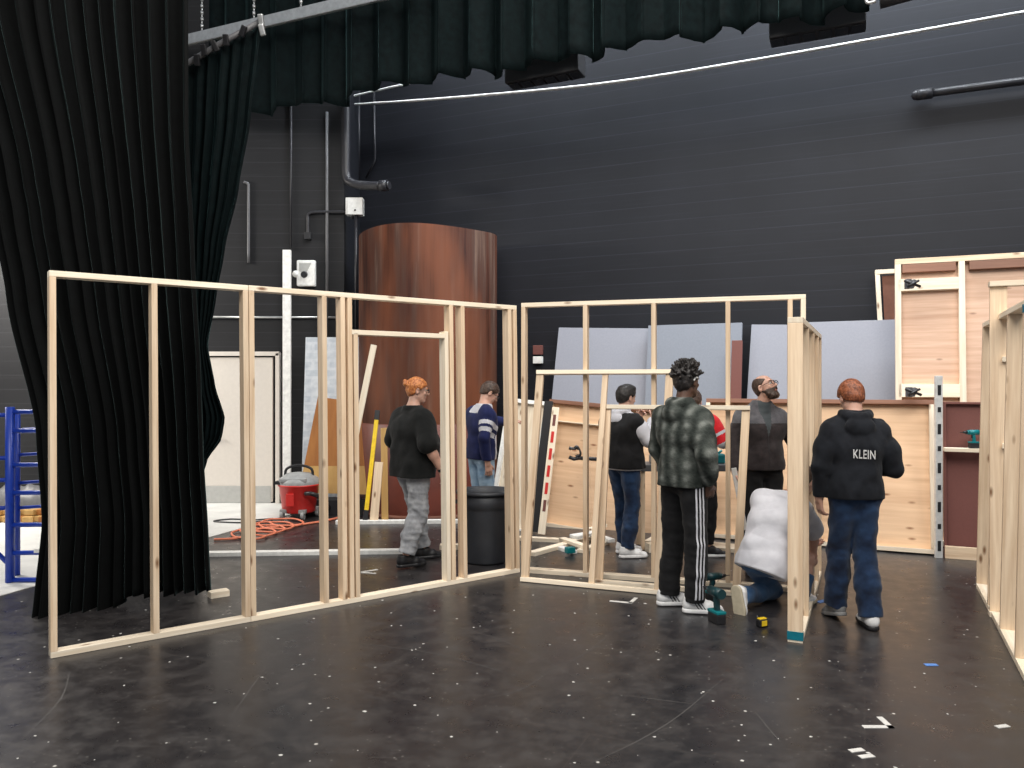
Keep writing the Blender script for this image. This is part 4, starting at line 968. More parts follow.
def add_head(F, p):
    r, f, u = head_frame(p); R = np.stack([r, f, u], 1)
    E = lambda c, s, k=.015, cut=False: F.ell(hpt(p, c), s, R, k, cut)
    Cn = lambda a, b, ra, rb, k=.01, cut=False: F.cone(hpt(p, a), hpt(p, b), ra, rb, k, None, cut)
    E((0, -.012, .032), (.074, .093, .085)); E((0, .030, -.035), (.056, .058, .078), .02); E((0, .060, -.088), (.026, .022, .020), .02)
    Cn((-.045, .0, -.055), (-.02, .055, -.088), .018, .018, .02); Cn((.045, .0, -.055), (.02, .055, -.088), .018, .018, .02)
    Cn((-.030, .074, .030), (.030, .074, .030), .014, .014, .012); E((-.034, .068, -.02), (.02, .014, .016), .012); E((.034, .068, -.02), (.02, .014, .016), .012)
    for s in (-1, 1): F.cone(hpt(p, (s*.031, .098, .010)), hpt(p, (s*.031, .100, .010)), .013, .013, .008, None, True); E((s*.031, .074, .010), (.0135, .0125, .0115), .002)
    Cn((0, .084, .018), (0, .107, -.018), .008, .012, .008); Cn((-.011, .096, -.024), (.011, .096, -.024), .008, .008, .006)
    Cn((-.017, .083, -.050), (.017, .083, -.050), .007, .007, .005); Cn((-.014, .082, -.060), (.014, .082, -.060), .007, .007, .005)
    for s in (-1, 1):
        F.ell(hpt(p, (s*.077, -.008, -.004)), (.009, .019, .031), R, .006); F.ell(hpt(p, (s*.084, -.004, .0)), (.006, .010, .016), R, .003, True)
def face_mats(p, pts, skin=0):
    r, f, u = head_frame(p); q = pts-np.array(p['H']); a, b, c = q@r, q@f, q@u; m = np.zeros(len(pts))
    for s in (-1, 1):
        d = np.sqrt((a-s*.031)**2+(c-.010)**2); m[(b > .070) & (((a-s*.031)/.0125)**2+((c-.010)/.0075)**2 < 1)] = 2; m[(b > .078) & (d < .0058)] = 3
    m[(b > .080) & (np.abs(a) < .022) & (c < -.044) & (c > -.066)] = 1
    return m
def add_hand(F, w, d, n, side, curl, s=1.0):
    """palm, four separate bent fingers of different length, thumb from the side of the palm"""
    w = np.array(w, float); d = unit(d); n = np.array(n, float); n = unit(n-d*np.dot(n, d)); lt = np.cross(d, n)*side
    F.cone(w, w+d*.02*s, .026*s, .026*s, .015); F.cone(w+d*.03*s-lt*.012*s, w+d*.078*s-lt*.016*s, .022*s, .022*s, .012, (n, 1.7)); F.cone(w+d*.03*s+lt*.012*s, w+d*.078*s+lt*.018*s, .022*s, .022*s, .012, (n, 1.7))
    ax_ = np.cross(d, n)
    for i, (o, L_) in enumerate(((.030, .066), (.0105, .076), (-.010, .071), (-.030, .056))):
        b = w+d*.088*s+lt*o*s; c1 = curl*(.7+.12*i); d1 = rotv(d, ax_, c1)+lt*o*1.5; d1 = unit(d1); m = b+d1*L_*.52*s; d2 = unit(rotv(d1, ax_, curl*1.1)); e = m+d2*L_*.34*s; d3 = rotv(d2, ax_, curl*.7); g = e+d3*L_*.22*s
        F.cone(b, m, .0094*s, .0088*s, .004); F.cone(m, e, .0088*s, .0080*s, .003); F.cone(e, g, .0080*s, .0070*s, .003)
    b = w+d*.030*s+lt*.024*s; m = b+unit(d*.75+lt*.75+n*.25)*.038*s; e = m+unit(d*.95+lt*.25+n*.35)*.03*s
    F.cone(b, m, .0135*s, .0105*s, .008); F.cone(m, e, .0105*s, .0085*s, .003)
def torso(F, p, o=0., k=.05):
    P, C, N = map(np.array, (p['P'], p['C'], p['N'])); lt = unit(p['lat']); ax_ = unit(C-P); fw = unit(np.cross(ax_, lt)*-1.0); fw = fw if True else fw
    fw = unit(np.cross(np.array([0, 0, 1.]) if False else ax_, lt)); g = p['fat']
    F.cone(P-lt*.062*g, P+lt*.062*g, .102*g+o, .102*g+o, k); F.cone(P, C, .108*g+o, .112*g+o, k)
    if p['belly']: F.ell(P*.55+C*.45+fw*.06, (.155*g+o, .13*g+o, .17*g+o), None, k)
    F.cone(P*.5+C*.5-lt*.035*g, P*.5+C*.5+lt*.035*g, .098*g+o, .098*g+o, k)
    F.cone(C-lt*.065*g, C+lt*.065*g, .118*g**.5+o, .118*g**.5+o, k)
    F.cone(lerp(C, p['SR'], .70), lerp(C, p['SL'], .70), .075+o, .075+o, k)
    for s_ in 'RL': F.cone(lerp(N, p['S'+s_], -.1), p['S'+s_], .050+o*.8, .052+o*.8, .04)
    F.cone(N-unit(N-C)*.03, N, .075+o*.6, .058+o*.6, .04)
def bounds(p, m=.2):
    A = np.array([p[k] for k in ('P', 'C', 'N', 'H', 'SR', 'SL', 'ER', 'EL', 'WR', 'WL', 'HR', 'HL', 'KR', 'KL', 'AR', 'AL')], float); return A.min(0)-m, A.max(0)+m
RIBS = []
def ribbon(name, target, a, b, direction, width, mt, parent, W, n=40, off=.004, latv=None):
    """a thin stripe laid on the cloth: the line a-b pushed onto the garment surface"""
    me = target.data; bv = BVHTree.FromPolygons([v.co[:] for v in me.vertices], [tuple(q.vertices) for q in me.polygons])
    bm = Wo(); rows = []; dr = Vector(direction).normalized(); ab = (Vector(b)-Vector(a)).normalized(); lt = Vector(latv) if latv is not None else ab.cross(dr).normalized()
    for i in range(n+1):
        c = Vector(a).lerp(Vector(b), i/n); row = []
        for s in (-.5, 0, .5):
            q = c+lt*s*width; h = bv.ray_cast(q+dr*.5, -dr)
            if h[0] is None: row = None; break
            row.append(h[0]+dr*off)
        if row: rows.append([bm.verts.new(v) for v in row])
    for r0, r1 in zip(rows, rows[1:]):
        for k in range(2): bm.faces.new((r0[k], r0[k+1], r1[k+1], r1[k])).smooth = True
    o = mesh_obj(name, bm, mt, parent, W); md = o.modifiers.new('thickness', 'SOLIDIFY'); md.thickness = .003; return o
def shoe(p, side, W, root, up_m, sole_m, matfn=None, label=None):
    A = np.array(p['A'+side], float); t = unit(p['t'+side]); u = np.array(p['u'+side], float); u = unit(u-t*np.dot(u, t)); l = np.cross(t, u); G = A-u*.085
    q = lambda x, y, z: G+l*x+t*y+u*z
    F = Fld(G-.24, G+.30, .0055)
    F.cone(q(0, -.045, .05), q(0, .10, .045), .040, .042, .02); F.cone(q(0, .09, .035), q(.0, .165, .030), .043, .034, .02, (u, 1.25)); F.cone(q(0, -.03, .07), q(0, .035, .085), .042, .038, .03); F.cone(q(0, -.03, .07), q(0, -.032, .115), .042, .044, .02)
    F.plane(q(0, 0, .022), -u); F.plane(q(0, -.03, .112), u)
    r = F.mesh('shoe', up_m, root, W, matfn(lambda x: ((x-G)@l, (x-G)@t, (x-G)@u)) if matfn else None)
    F = Fld(G-.24, G+.30, .0055)
    F.cone(q(0, -.045, .014), q(0, .10, .014), .044, .048, .01); F.cone(q(0, .09, .014), q(0, .168, .016), .048, .037, .01)
    F.plane(q(0, 0, .001), -u); F.plane(q(0, 0, .03), u)
    so = F.mesh('sole', sole_m, r, W); 
    if label: r['label'] = label
    return r
def person(loc, fwd, label, pose, skin, lip=None, scale=1.0, group=None):
    p = dict(DEF); fw = Vector((fwd[0], fwd[1], 0)).normalized()
    wl = lambda v: (v[0]*fw.y-v[1]*fw.x, v[0]*fw.x+v[1]*fw.y, v[2])
    for k, v in pose.items():
        p[k] = wl(v) if isinstance(v, tuple) and k in ('hf', 'tR', 'tL') and len(v) == 3 else v
    yaw = math.atan2(fw.y, fw.x)-PI/2
    W = Matrix.Translation((loc[0], loc[1], 0)) @ Matrix.Rotation(yaw, 4, 'Z') @ Matrix.Scale(scale, 4)
    lo, hi = bounds(p); F = Fld(lo, hi, .006)
    torso(F, p, -.008)
    for s in 'RL':
        sg = 1 if s == 'R' else -1; g = p['fat']**.6
        F.cone(p['S'+s], p['E'+s], .046*g, .038*g, .03); F.cone(p['E'+s], lerp(p['E'+s], p['W'+s], .35), .040*g, .040*g, .02); F.cone(lerp(p['E'+s], p['W'+s], .3), p['W'+s], .040*g, .027*g, .02)
        add_hand(F, p['W'+s], p['h'+s], p['n'+s], sg, p['curl'+s])
        F.cone(p['H'+s], p['K'+s], .076*g, .048*g, .03); F.cone(p['K'+s], lerp(p['K'+s], p['A'+s], .35), .048*g, .052*g, .02); F.cone(lerp(p['K'+s], p['A'+s], .35), p['A'+s], .051*g, .034, .02)
        t = unit(p['t'+s]); u = np.array(p['u'+s], float); A = np.array(p['A'+s]); F.cone(A-u*.04-t*.03, A-u*.055+t*.12, .032, .022, .02)
    nb = np.array(p['N']); F.cone(nb-np.array((0, 0, .02)), hpt(p, (0, -.018, -.045)), .060, .054, .03)
    add_head(F, p)
    body = F.mesh('person', [skin, lip or LIP, EYEW, IRIS], None, W, lambda c: face_mats(p, c))
    tag(body, label, 'person', group)
    return body, p, W
def garment_top(p, W, body, name, mt, sleeve=1.0, o=.022, hem=None, h=.0075, so=.016, wr=.006, seed=1, hood=None, collar=0, matfn=None, flare=.0, neck=.0, zip_=False, drop=0):
    lo, hi = bounds(p, .24); F = Fld(lo, hi, h); torso(F, p, o, .05); P = np.array(p['P']); C = np.array(p['C']); lt = unit(p['lat']); g = p['fat']
    hem = hem if hem is not None else -.10; ax_ = unit(C-P); hb = P+ax_*hem
    F.cone(hb-lt*(.062+flare)*g-ax_*.08, P+ax_*.1-lt*.045*g, .100*g+o+flare, .104*g+o, .05); F.cone(hb+lt*(.062+flare)*g-ax_*.08, P+ax_*.1+lt*.045*g, .100*g+o+flare, .104*g+o, .05)
    for s in 'RL':
        S, E, Wt = p['S'+s], p['E'+s], p['W'+s]; gg = g**.6
        if sleeve > 0:
            F.cone(lerp(S, C, .12), lerp(S, E, .5), .058*gg+so, .050*gg+so, .05)
            if sleeve <= .6: F.cone(lerp(S, E, .3), lerp(S, E, sleeve*1.45), .052*gg+so, .052*gg+so*1.3, .02)
            else:
                F.cone(lerp(S, E, .4), E, .050*gg+so, .044*gg+so, .03); F.cone(E, lerp(E, Wt, .9*sleeve), .044*gg+so, .034*gg+so*.8, .02); F.cone(lerp(E, Wt, .86*sleeve), lerp(E, Wt, .97*sleeve), .033*gg+so*.6, .032*gg+so*.5, .006)
    if wr: F.wrinkle(wr, seed); F.wrinkle(wr*.35, seed+7, 62, .5)
    N = np.array(p['N'])
    if hood:
        f = unit(np.cross(ax_, lt)); b = N-f*.085*hood+ax_*-.02
        for i in range(9):
            a = PI*(i/8); q = N+lt*math.cos(a)*.088*hood-f*(.015+math.sin(a)*.085*hood)+ax_*(.045-.025*math.sin(a))
            F.ell(q, (.033*hood, .033*hood, .036*hood), None, .012)
        F.ell(N-f*.105*hood-ax_*.045, (.105*hood, .045, .075*hood), None, .012); F.ell(N+ax_*.05-f*.01, (.055, .052, .05), None, .01, True)
    if collar:
        F.cone(N-ax_*.02, N+ax_*.045, .078, .074, .01); F.cone(N+ax_*.03, N+ax_*.15, .064, .064, .004, None, True)
    F.plane(hb, -ax_, .006)
    if not hood and not collar:
        F.plane(N+ax_*(.040+neck), ax_, .006); F.cone(N+ax_*.0, N+ax_*.12, .060, .064, .006, None, True)
    else: F.plane(N+ax_*.075, ax_, .006)
    return F.mesh(name, mt, body, W, matfn)
def garment_legs(p, W, body, name, mt, o=.018, ro=.014, cuff=.97, wr=.006, seed=2, waist=.08, loose=1.0, h=.0075, matfn=None):
    lo, hi = bounds(p, .2); F = Fld(lo, hi, h); P = np.array(p['P']); C = np.array(p['C']); lt = unit(p['lat']); ax_ = unit(C-P); g = p['fat']
    F.cone(P-lt*.062*g, P+lt*.062*g, .102*g+o*.7, .102*g+o*.7, .04); F.cone(P, P+ax_*.12, .102*g+o*.5, .098*g+o*.5, .04)
    for s in 'RL':
        H, K, A = p['H'+s], p['K'+s], p['A'+s]; gg = g**.6; e = lerp(K, A, cuff)
        F.cone(H, K, .082*gg+o, .054*gg+o*loose, .035); F.cone(K, lerp(K, A, .5), .058*gg+o*loose, .054*gg+ro*loose, .02); F.cone(lerp(K, A, .5), e, .054*gg+ro*loose, .042*gg+ro*1.3*loose, .02)
    if wr: F.wrinkle(wr*.8, seed, 34); F.wrinkle(wr*.4, seed+9, 60, 1.4)
    F.plane(P+ax_*waist, ax_)
    for s in 'RL':
        K, A = np.array(p['K'+s]), np.array(p['A'+s]); n = unit(A-K); e = K+(A-K)*(cuff+.02)
        # cut only around this ankle
        sl, (X, Y, Z) = F.sub(A-.14, A+.14); d = (X-e[0])*n[0]+(Y-e[1])*n[1]+(Z-e[2])*n[2]; dd = np.sqrt((X-A[0])**2+(Y-A[1])**2+(Z-A[2])**2)-.13
        m = np.where((d > -.02) & (dd < 0), np.maximum(F.D[sl], d), F.D[sl]); F.D[sl] = m
    return F.mesh(name, mt, body, W, matfn)
def hair(p, W, body, mt, style='short', o=.012):
    r, f, u = head_frame(p); R = np.stack([r, f, u], 1); H = np.array(p['H']); F = Fld(H-.2, H+.2, .005)
    if style == 'buzz': o = .004
    F.ell(hpt(p, (0, -.014, .034)), (.074+o, .094+o, .085+o*1.2), R, .01)
    F.ell(hpt(p, (0, -.040, -.015)), (.060+o*.7, .055+o*.7, .065), R, .02)
    if style == 'bun': F.ell(hpt(p, (0, -.115, .055)), (.035, .034, .034), R, .008); F.ell(hpt(p, (.01, -.130, .075)), (.018, .02, .02), R, .01)
    n = (0, .78, -1) if style != 'buzz' else (0, 1.0, -1); c = hpt(p, (0, .088 if style != 'buzz' else .06, .062)); F.plane(c, r*n[0]+f*n[1]+u*n[2], .012)
    if style == 'tall': F.ell(hpt(p, (0, .03, .105)), (.062, .062, .035), R, .03)
    if style == 'twists':
        rs = np.random.RandomState(4)
        for i in range(230):
            v = rs.randn(3); v /= np.linalg.norm(v)
            if v[2] < .05+.25*v[1]: continue
            a = hpt(p, (v[0]*.07, -.012+v[1]*.09, .035+v[2]*.08)); e_ = 1+rs.rand()*.16; b = hpt(p, (v[0]*.098*e_+rs.randn()*.006, -.012+v[1]*.116*e_, .045+v[2]*.118*e_)); F.cone(a, b, .012, .0085, .004)
        F.wrinkle(.003, 3, 120)
    else: F.wrinkle(.0024 if style != 'buzz' else .0005, 5, 95)
    F.plane(hpt(p, (0, 0, -.085)), -u)
    if style == 'buzz': F.ell(hpt(p, (0, .045, .115)), (.062, .105, .062), R, .012, True)
    for s in (-1, 1): F.ell(hpt(p, (s*.085, .0, -.006)), (.02, .023, .036), R, .006, True)
    o_ = F.mesh('hair', mt, body, W)
    # eyebrows
    for s in (-1, 1):
        bm = Wo(); tube(bm, smooth_path([hpt(p, (s*.014, .0885, .028)), hpt(p, (s*.030, .0885, .034)), hpt(p, (s*.047, .078, .029))], 5), .0035, 6); mesh_obj('eyebrow', bm, mt, body, W)
    return o_
def glasses(p, W, body, mt, label=None):
    bm = Wo()
    for s in (-1, 1):
        c = [(s*.033+.024*math.cos(a), .104, .008+.018*math.sin(a)) for a in [2*PI*k/20 for k in range(20)]]
        tube(bm, [hpt(p, q) for q in c], .0028, 6, closed=True); tube(bm, [hpt(p, q) for q in ((s*.058, .10, .014), (s*.078, .06, .014), (s*.083, .0, .010))], .0026, 6)
    tube(bm, [hpt(p, (-.009, .106, .012)), hpt(p, (.009, .106, .012))], .0026, 6)
    o = mesh_obj('glasses', bm, mt, body, W); return o
def beard(p, W, body, mt):
    r, f, u = head_frame(p); R = np.stack([r, f, u], 1); H = np.array(p['H']); F = Fld(H-.2, H+.2, .0045)
    F.ell(hpt(p, (0, .032, -.040)), (.061, .062, .081), R, .02); F.ell(hpt(p, (0, .062, -.098)), (.036, .032, .030), R, .02)
    for s in (-1, 1): F.cone(hpt(p, (s*.070, .0, -.02)), hpt(p, (s*.03, .055, -.095)), .014, .024, .02)
    F.cone(hpt(p, (-.026, .087, -.046)), hpt(p, (0, .097, -.036)), .007, .009, .006); F.cone(hpt(p, (.026, .087, -.046)), hpt(p, (0, .097, -.036)), .007, .009, .006)
    F.plane(hpt(p, (0, .05, -.030)), u*1-f*.0, .006); F.ell(hpt(p, (0, .098, -.056)), (.024, .03, .0105), R, .004, True); F.plane(hpt(p, (0, -.01, 0)), -f, .006); F.wrinkle(.0018, 6, 130)
    return F.mesh('beard', mt, body, W)

C_BLK = cloth('black_cotton', (.006, .006, .007), (.011, .011, .012), sheen=.05)
C_TEE = cloth('black_tee', (.007, .008, .008), (.013, .014, .014), sheen=.05)
C_HOOD = cloth('washed_black_hoodie', (.005, .006, .009), (.012, .014, .019), sheen=.06)
C_JEAN = cloth('dark_blue_denim', (.004, .010, .030), (.016, .040, .095), scale=7, bump=.6)
C_JEAN2 = cloth('blue_denim', (.02, .06, .14), (.06, .13, .24), scale=7)
C_LJEAN = cloth('light_blue_denim', (.16, .27, .40), (.34, .47, .60), scale=9)
C_GREY = cloth('light_grey_sweatpants', (.24, .25, .27), (.40, .41, .43), scale=11, bump=.9)
C_WHITE = cloth('white_cotton', (.50, .50, .54), (.60, .60, .64), scale=7, bump=.35)
C_NAVY = cloth('navy_jersey', (.008, .012, .055), (.014, .02, .085), sheen=.05)
C_RED = cloth('red_fabric', (.50, .01, .015), (.62, .02, .03))
C_FLC = cloth('dark_fleece', (.022, .017, .018), (.040, .032, .033), scale=16, bump=.8)
C_FLG = cloth('grey_fleece', (.075, .074, .082), (.12, .116, .126), scale=16, bump=.6)
C_STONE = cloth('grey_green_shirt', (.045, .055, .06), (.07, .08, .085))
def plaid():
    t = NT('faded_green_grey_plaid'); v = t.coord((1, 1, 1)); f = t.noise(v, 11, 4, .7)
    wv = t.n('ShaderNodeTexWave'); wv.inputs['Scale'].default_value = 3.2; wv.inputs['Distortion'].default_value = 2.5; wv.inputs['Detail'].default_value = 3; t.l(v, wv.inputs['Vector'])
    w2 = t.n('ShaderNodeTexWave'); w2.bands_direction = 'Z'; w2.inputs['Scale'].default_value = 3.4; w2.inputs['Distortion'].default_value = 2.5; t.l(v, w2.inputs['Vector'])
    a = t.mix(.5, wv.outputs['Color'], w2.outputs['Color'], 'MULTIPLY'); a = t.mix(.45, a, f)
    t.l(t.ramp(a, [(.18, (.012, .017, .014)), (.5, (.060, .068, .060)), (.8, (.16, .17, .155))]), t.b.inputs['Base Color']); t.b.inputs['Roughness'].default_value = .95
    t.bump(t.noise(v, 24, 3), .7, .02); return t.m
C_PLAID = plaid()
S_WHITE = simple('white_shoe_leather', (.74, .74, .74), .45); S_BLK = simple('black_shoe', (.010, .010, .012), .5); S_GREY = simple('grey_shoe_suede', (.20, .20, .20), .7); S_SOLE = simple('pale_sole', (.55, .54, .50), .6); S_GUM = simple('worn_tan_sole', (.42, .37, .27), .7)

# --- person in black T-shirt, orange hair
b, p, W = person((-.94, 7.48), (.75, .66), 'person with orange hair in a knot, black T-shirt and grey sweatpants, walking',
  dict(fat=1.32, belly=1, H=(0, .055, 1.635), N=(0, .0, 1.46), C=(0, .0, 1.26), hf=(1, .22, -.12), SR=(.195, -.01, 1.375), SL=(-.195, -.01, 1.375), ER=(.315, -.04, 1.13), WR=(.33, .10, .90), EL=(-.30, -.02, 1.13), WL=(-.31, .12, .9),
       hR=(.0, .35, -1), KR=(.12, -.02, .50), AR=(.12, -.16, .10), KL=(-.11, .12, .50), AL=(-.10, .18, .09), tR=(.9, .5, 0), tL=(.9, .4, 0), curlR=.5), LIGHT)
garment_top(p, W, b, 't_shirt', C_TEE, sleeve=.6, o=.03, so=.032, hem=-.13, flare=.01, wr=.007)
garment_legs(p, W, b, 'sweatpants', C_GREY, o=.022, ro=.022, cuff=.90, wr=.011, seed=5)
hair(p, W, b, ORG, 'bun'); glasses(p, W, b, M['blackpl'])
bm = Wo(); c = lerp(p['ER'], p['WR'], .93); dv = unit(np.array(p['WR'])-np.array(p['ER'])); cyl(bm, c-dv*.012, c+dv*.012, .036, n=20); mesh_obj('wristband', bm, M['blackpl'], b, W, True)
for s in 'RL': shoe(p, s, W, b, S_BLK, M['blackpl'])

# --- navy and white jersey
def jers(P_):
    def fn(c):
        m = np.zeros(len(c))
        for s, sg in (('R', 1), ('L', -1)):
            S, E = np.array(P_['S'+s]), np.array(P_['E'+s]); t = ((c-S)@(E-S))/((E-S)@(E-S)); lt = c[:, 0]*sg > S[0]*sg+.0*sg if False else (c[:, 0]*sg > .17)
            m[lt & (((t > .30) & (t < .48)) | ((t > .60) & (t < .78)))] = 1
        N = np.array(P_['N']); m[(c[:, 2] > N[2]-.055) & (np.abs(c[:, 0]) < .10)] = 1
        m[(np.abs(c[:, 0]-.13) < .035) & (c[:, 2] < 1.16) & (c[:, 2] > .90) & (c[:, 1] > -.05)] = 1
        return m
    return fn
b, p, W = person((-.33, 8.45), (.86, .50), 'person in navy jersey with white sleeve bands, looking down near the trash can',
  dict(H=(0, .10, 1.60), N=(0, .03, 1.45), C=(0, .01, 1.26), hf=(.82, .2, -.62), ER=(.25, -.10, 1.14), WR=(.24, -.05, .88), EL=(-.16, .20, 1.30), WL=(-.11, .44, 1.28), hL=(0, 1, .1), nL=(0, 0, -1), tR=(1, 0, 0), tL=(1, .2, 0)), LIGHT)
garment_top(p, W, b, 'jersey', [C_NAVY, C_WHITE], sleeve=1.0, o=.024, so=.018, hem=-.06, matfn=jers(p))
garment_legs(p, W, b, 'jeans', C_LJEAN, seed=8); hair(p, W, b, BRN, 'short'); glasses(p, W, b, M['blackpl'])
for s in 'RL': shoe(p, s, W, b, S_WHITE, S_SOLE)

# --- boy in black vest over white hoodie
b, p, W = person((1.10, 7.82), (.80, .60), 'person in a black vest over a white hoodie, hands raised near the face',
  dict(H=(0, .045, 1.585), N=(0, -.005, 1.42), C=(0, 0, 1.24), hf=(.86, .5, -.15), fat=1.12, ER=(.27, .08, 1.17), WR=(.15, .26, 1.36), EL=(-.26, .10, 1.16), WL=(-.10, .30, 1.34), hR=(-.2, .5, 1), hL=(.2, .5, 1), nR=(-1, -.3, 0), nL=(1, -.3, 0), curlR=.8, curlL=.8,
       SR=(.18, -.01, 1.345), SL=(-.18, -.01, 1.345), AL=(-.09, .10, .09), KL=(-.10, .09, .5), AR=(.10, -.04, .09), tR=(1, .12, 0), tL=(1, .3, 0)), LIGHT, scale=.985)
garment_top(p, W, b, 'white_hoodie', C_WHITE, sleeve=1.0, o=.018, so=.020, hem=-.09, hood=.95)
garment_top(p, W, b, 'vest', C_BLK, sleeve=0, o=.045, hem=-.075, wr=.011, seed=4, neck=-.02)
garment_legs(p, W, b, 'jeans', C_JEAN, o=.016, ro=.012, seed=11, wr=.009); hair(p, W, b, BLK, 'tall', .016)
for s in 'RL': shoe(p, s, W, b, S_WHITE, S_WHITE)

# --- youth in striped track pants
b, p, W = person((1.29, 5.93), (.84, .54), 'person with black twisted hair, grey-green hoodie and black striped track pants',
  dict(hf=(.80, .66, -.02), H=(0, .03, 1.64), ER=(.275, -.07, 1.14), WR=(.215, .03, .93), hR=(-.25, .35, -1), hL=(.25, .35, -1), WL=(-.20, .12, .93), EL=(-.26, .0, 1.14), AR=(.085, .02, .09), KR=(.10, .02, .5), AL=(-.16, .0, .09), KL=(-.13, .03, .5),
       tR=(1, -.12, 0), tL=(1, .1, 0), curlR=.7), DARK, LIPD, 1.045)
garment_top(p, W, b, 'hoodie', C_PLAID, sleeve=.93, o=.034, so=.030, hem=-.06, hood=.95, wr=.009, seed=6)
leg = garment_legs(p, W, b, 'track_pants', C_BLK, o=.024, ro=.024, cuff=.99, wr=.006, seed=3)
hair(p, W, b, BLK, 'twists')
bm = Wo(); tube(bm, smooth_path([hpt(p, (.082, .015, .03)), hpt(p, (.088, -.01, .034)), hpt(p, (.085, -.03, .01))], 5), .006, 8); tag(mesh_obj('earphone', bm, M['white'], b, W), 'white earphone')
Hh, Kk, Aa = [np.array(p[q+'R']) for q in 'HKA']; ldir = np.array((.93, -.36, 0))
for i in (-1, 0, 1):
    lt_ = np.array((.36, .93, 0))*i*.026
    wv = np.array((.36, .93, 0))
    bmn = 'stripe'
    pts_ = [Hh+np.array((0, 0, .03)), Kk, Aa+np.array((0, 0, .02))]
    me = leg.data; bv = BVHTree.FromPolygons([v.co[:] for v in me.vertices], [tuple(q.vertices) for q in me.polygons])
    bm = Wo(); rows = []
    for k in range(61):
        t = k/60; c = lerp(pts_[0], pts_[1], t*2) if t < .5 else lerp(pts_[1], pts_[2], t*2-1); row = []
        for s in (-.5, 0, .5):
            q = Vector(c+lt_+wv*s*.012); h_ = bv.ray_cast(q+Vector(ldir)*.4, -Vector(ldir)); row.append((h_[0] if h_[0] else q+Vector(ldir)*.08)+Vector(ldir)*.004)
        rows.append([bm.verts.new(v) for v in row])
    for r0, r1 in zip(rows, rows[1:]):
        for k in range(2): bm.faces.new((r0[k], r0[k+1], r1[k+1], r1[k])).smooth = True
    o = mesh_obj('stripe', bm, C_WHITE, leg, W)
def adi(loc_):
    def fn(c):
        x, y, z = loc_(c); m = np.zeros(len(c)); q = (y+z*.7-.045); m[(np.abs(x) > .02) & (z > .03) & (z < .085) & (((q > .0) & (q < .010)) | ((q > .022) & (q < .032)) | ((q > .044) & (q < .054)))] = 1; return m
    return fn
for s in 'RL': shoe(p, s, W, b, [S_WHITE, S_BLK], S_WHITE, adi)

# --- person mostly hidden behind the youth: white shirt with red sleeves
def redsl(P_):
    def fn(c):
        m = np.zeros(len(c))
        for s, sg in (('R', 1), ('L', -1)):
            S, E = np.array(P_['S'+s]), np.array(P_['E'+s]); t = ((c-S)@(E-S))/((E-S)@(E-S)); o_ = c[:, 0]*sg > .165
            m[o_] = 1; m[o_ & (t > .52) & (t < .66)] = 0; m[o_ & (t > 1.02)] = 0
        return m
    return fn
b, p, W = person((1.87, 7.85), (.86, .50), 'person in white shirt with red sleeves, mostly hidden behind the grey-green hoodie',
  dict(H=(-.15, .05, 1.545), N=(-.03, .0, 1.42), hf=(.3, .9, -.4), ER=(.25, .06, 1.16), WR=(.12, .26, 1.20), EL=(-.22, .08, 1.16), WL=(-.10, .3, 1.2), hR=(0, 1, 0), hL=(0, 1, 0), nR=(0, 0, -1), nL=(0, 0, -1), tR=(1, 0, 0), tL=(1, .2, 0), SR=(.17, -.01, 1.345), SL=(-.17, -.01, 1.345)), LIGHT, scale=.98)
garment_top(p, W, b, 'raglan_shirt', [C_WHITE, C_RED], sleeve=1.0, o=.022, so=.020, hem=-.12, matfn=redsl(p)); garment_legs(p, W, b, 'trousers', C_BLK, seed=9, cuff=.88)
hair(p, W, b, BRN, 'short')
for s in 'RL': shoe(p, s, W, b, S_BLK, S_WHITE)

# --- bearded man
b, p, W = person((2.25, 7.12), (.10, -1), 'bearded person in a zipped grey fleece, looking up and holding the edge-on frame',
  dict(H=(-.02, .03, 1.64), up=(0, 0, 1), hf=(.62, -.66, .42), ER=(.255, .0, 1.14), WR=(.29, .10, .92), EL=(-.30, -.02, 1.17), WL=(-.375, .10, 1.40), hL=(0, .25, 1), nL=(1, -.2, 0), curlL=1.0, curlR=.9, tR=(-.2, -1, 0), tL=(.3, -1, 0)), LIGHT, scale=1.015)
def flc(P_):
    def fn(c):
        m = np.zeros(len(c)); m[c[:, 2] > 1.33] = 1
        m[(np.abs(c[:, 0]) < .055) & (c[:, 1] > 0) & (c[:, 2] > 1.22+abs(0))*(c[:, 2] > 1.22+np.abs(c[:, 0])*4)] = 2
        m[(np.abs(c[:, 0]) < .006) & (c[:, 1] > 0) & (m == 0)] = 3
        return m
    return fn
garment_top(p, W, b, 'fleece_jacket', [C_FLC, C_FLG, C_STONE, S_BLK], sleeve=.93, o=.030, so=.022, hem=-.04, collar=1, wr=.007, seed=12, matfn=flc(p))
garment_legs(p, W, b, 'trousers', C_BLK, seed=14); hair(p, W, b, BRN, 'buzz'); beard(p, W, b, BRN); glasses(p, W, b, M['blackpl'])
for s in 'RL': shoe(p, s, W, b, S_BLK, M['blackpl'])
hw = W @ Vector(lerp(p['WR'], np.array(p['WR'])+np.array((0, .02, -.10)), .9))
o = board('metal_strip', hw+Vector((-.02, -.03, .12)), hw+Vector((.07, -.06, -.42)), (1, 0, 0), .045, .012, M['alu']); tag(o, 'thin grey metal strip held in the bearded person\'s lowered hand', 'strip')

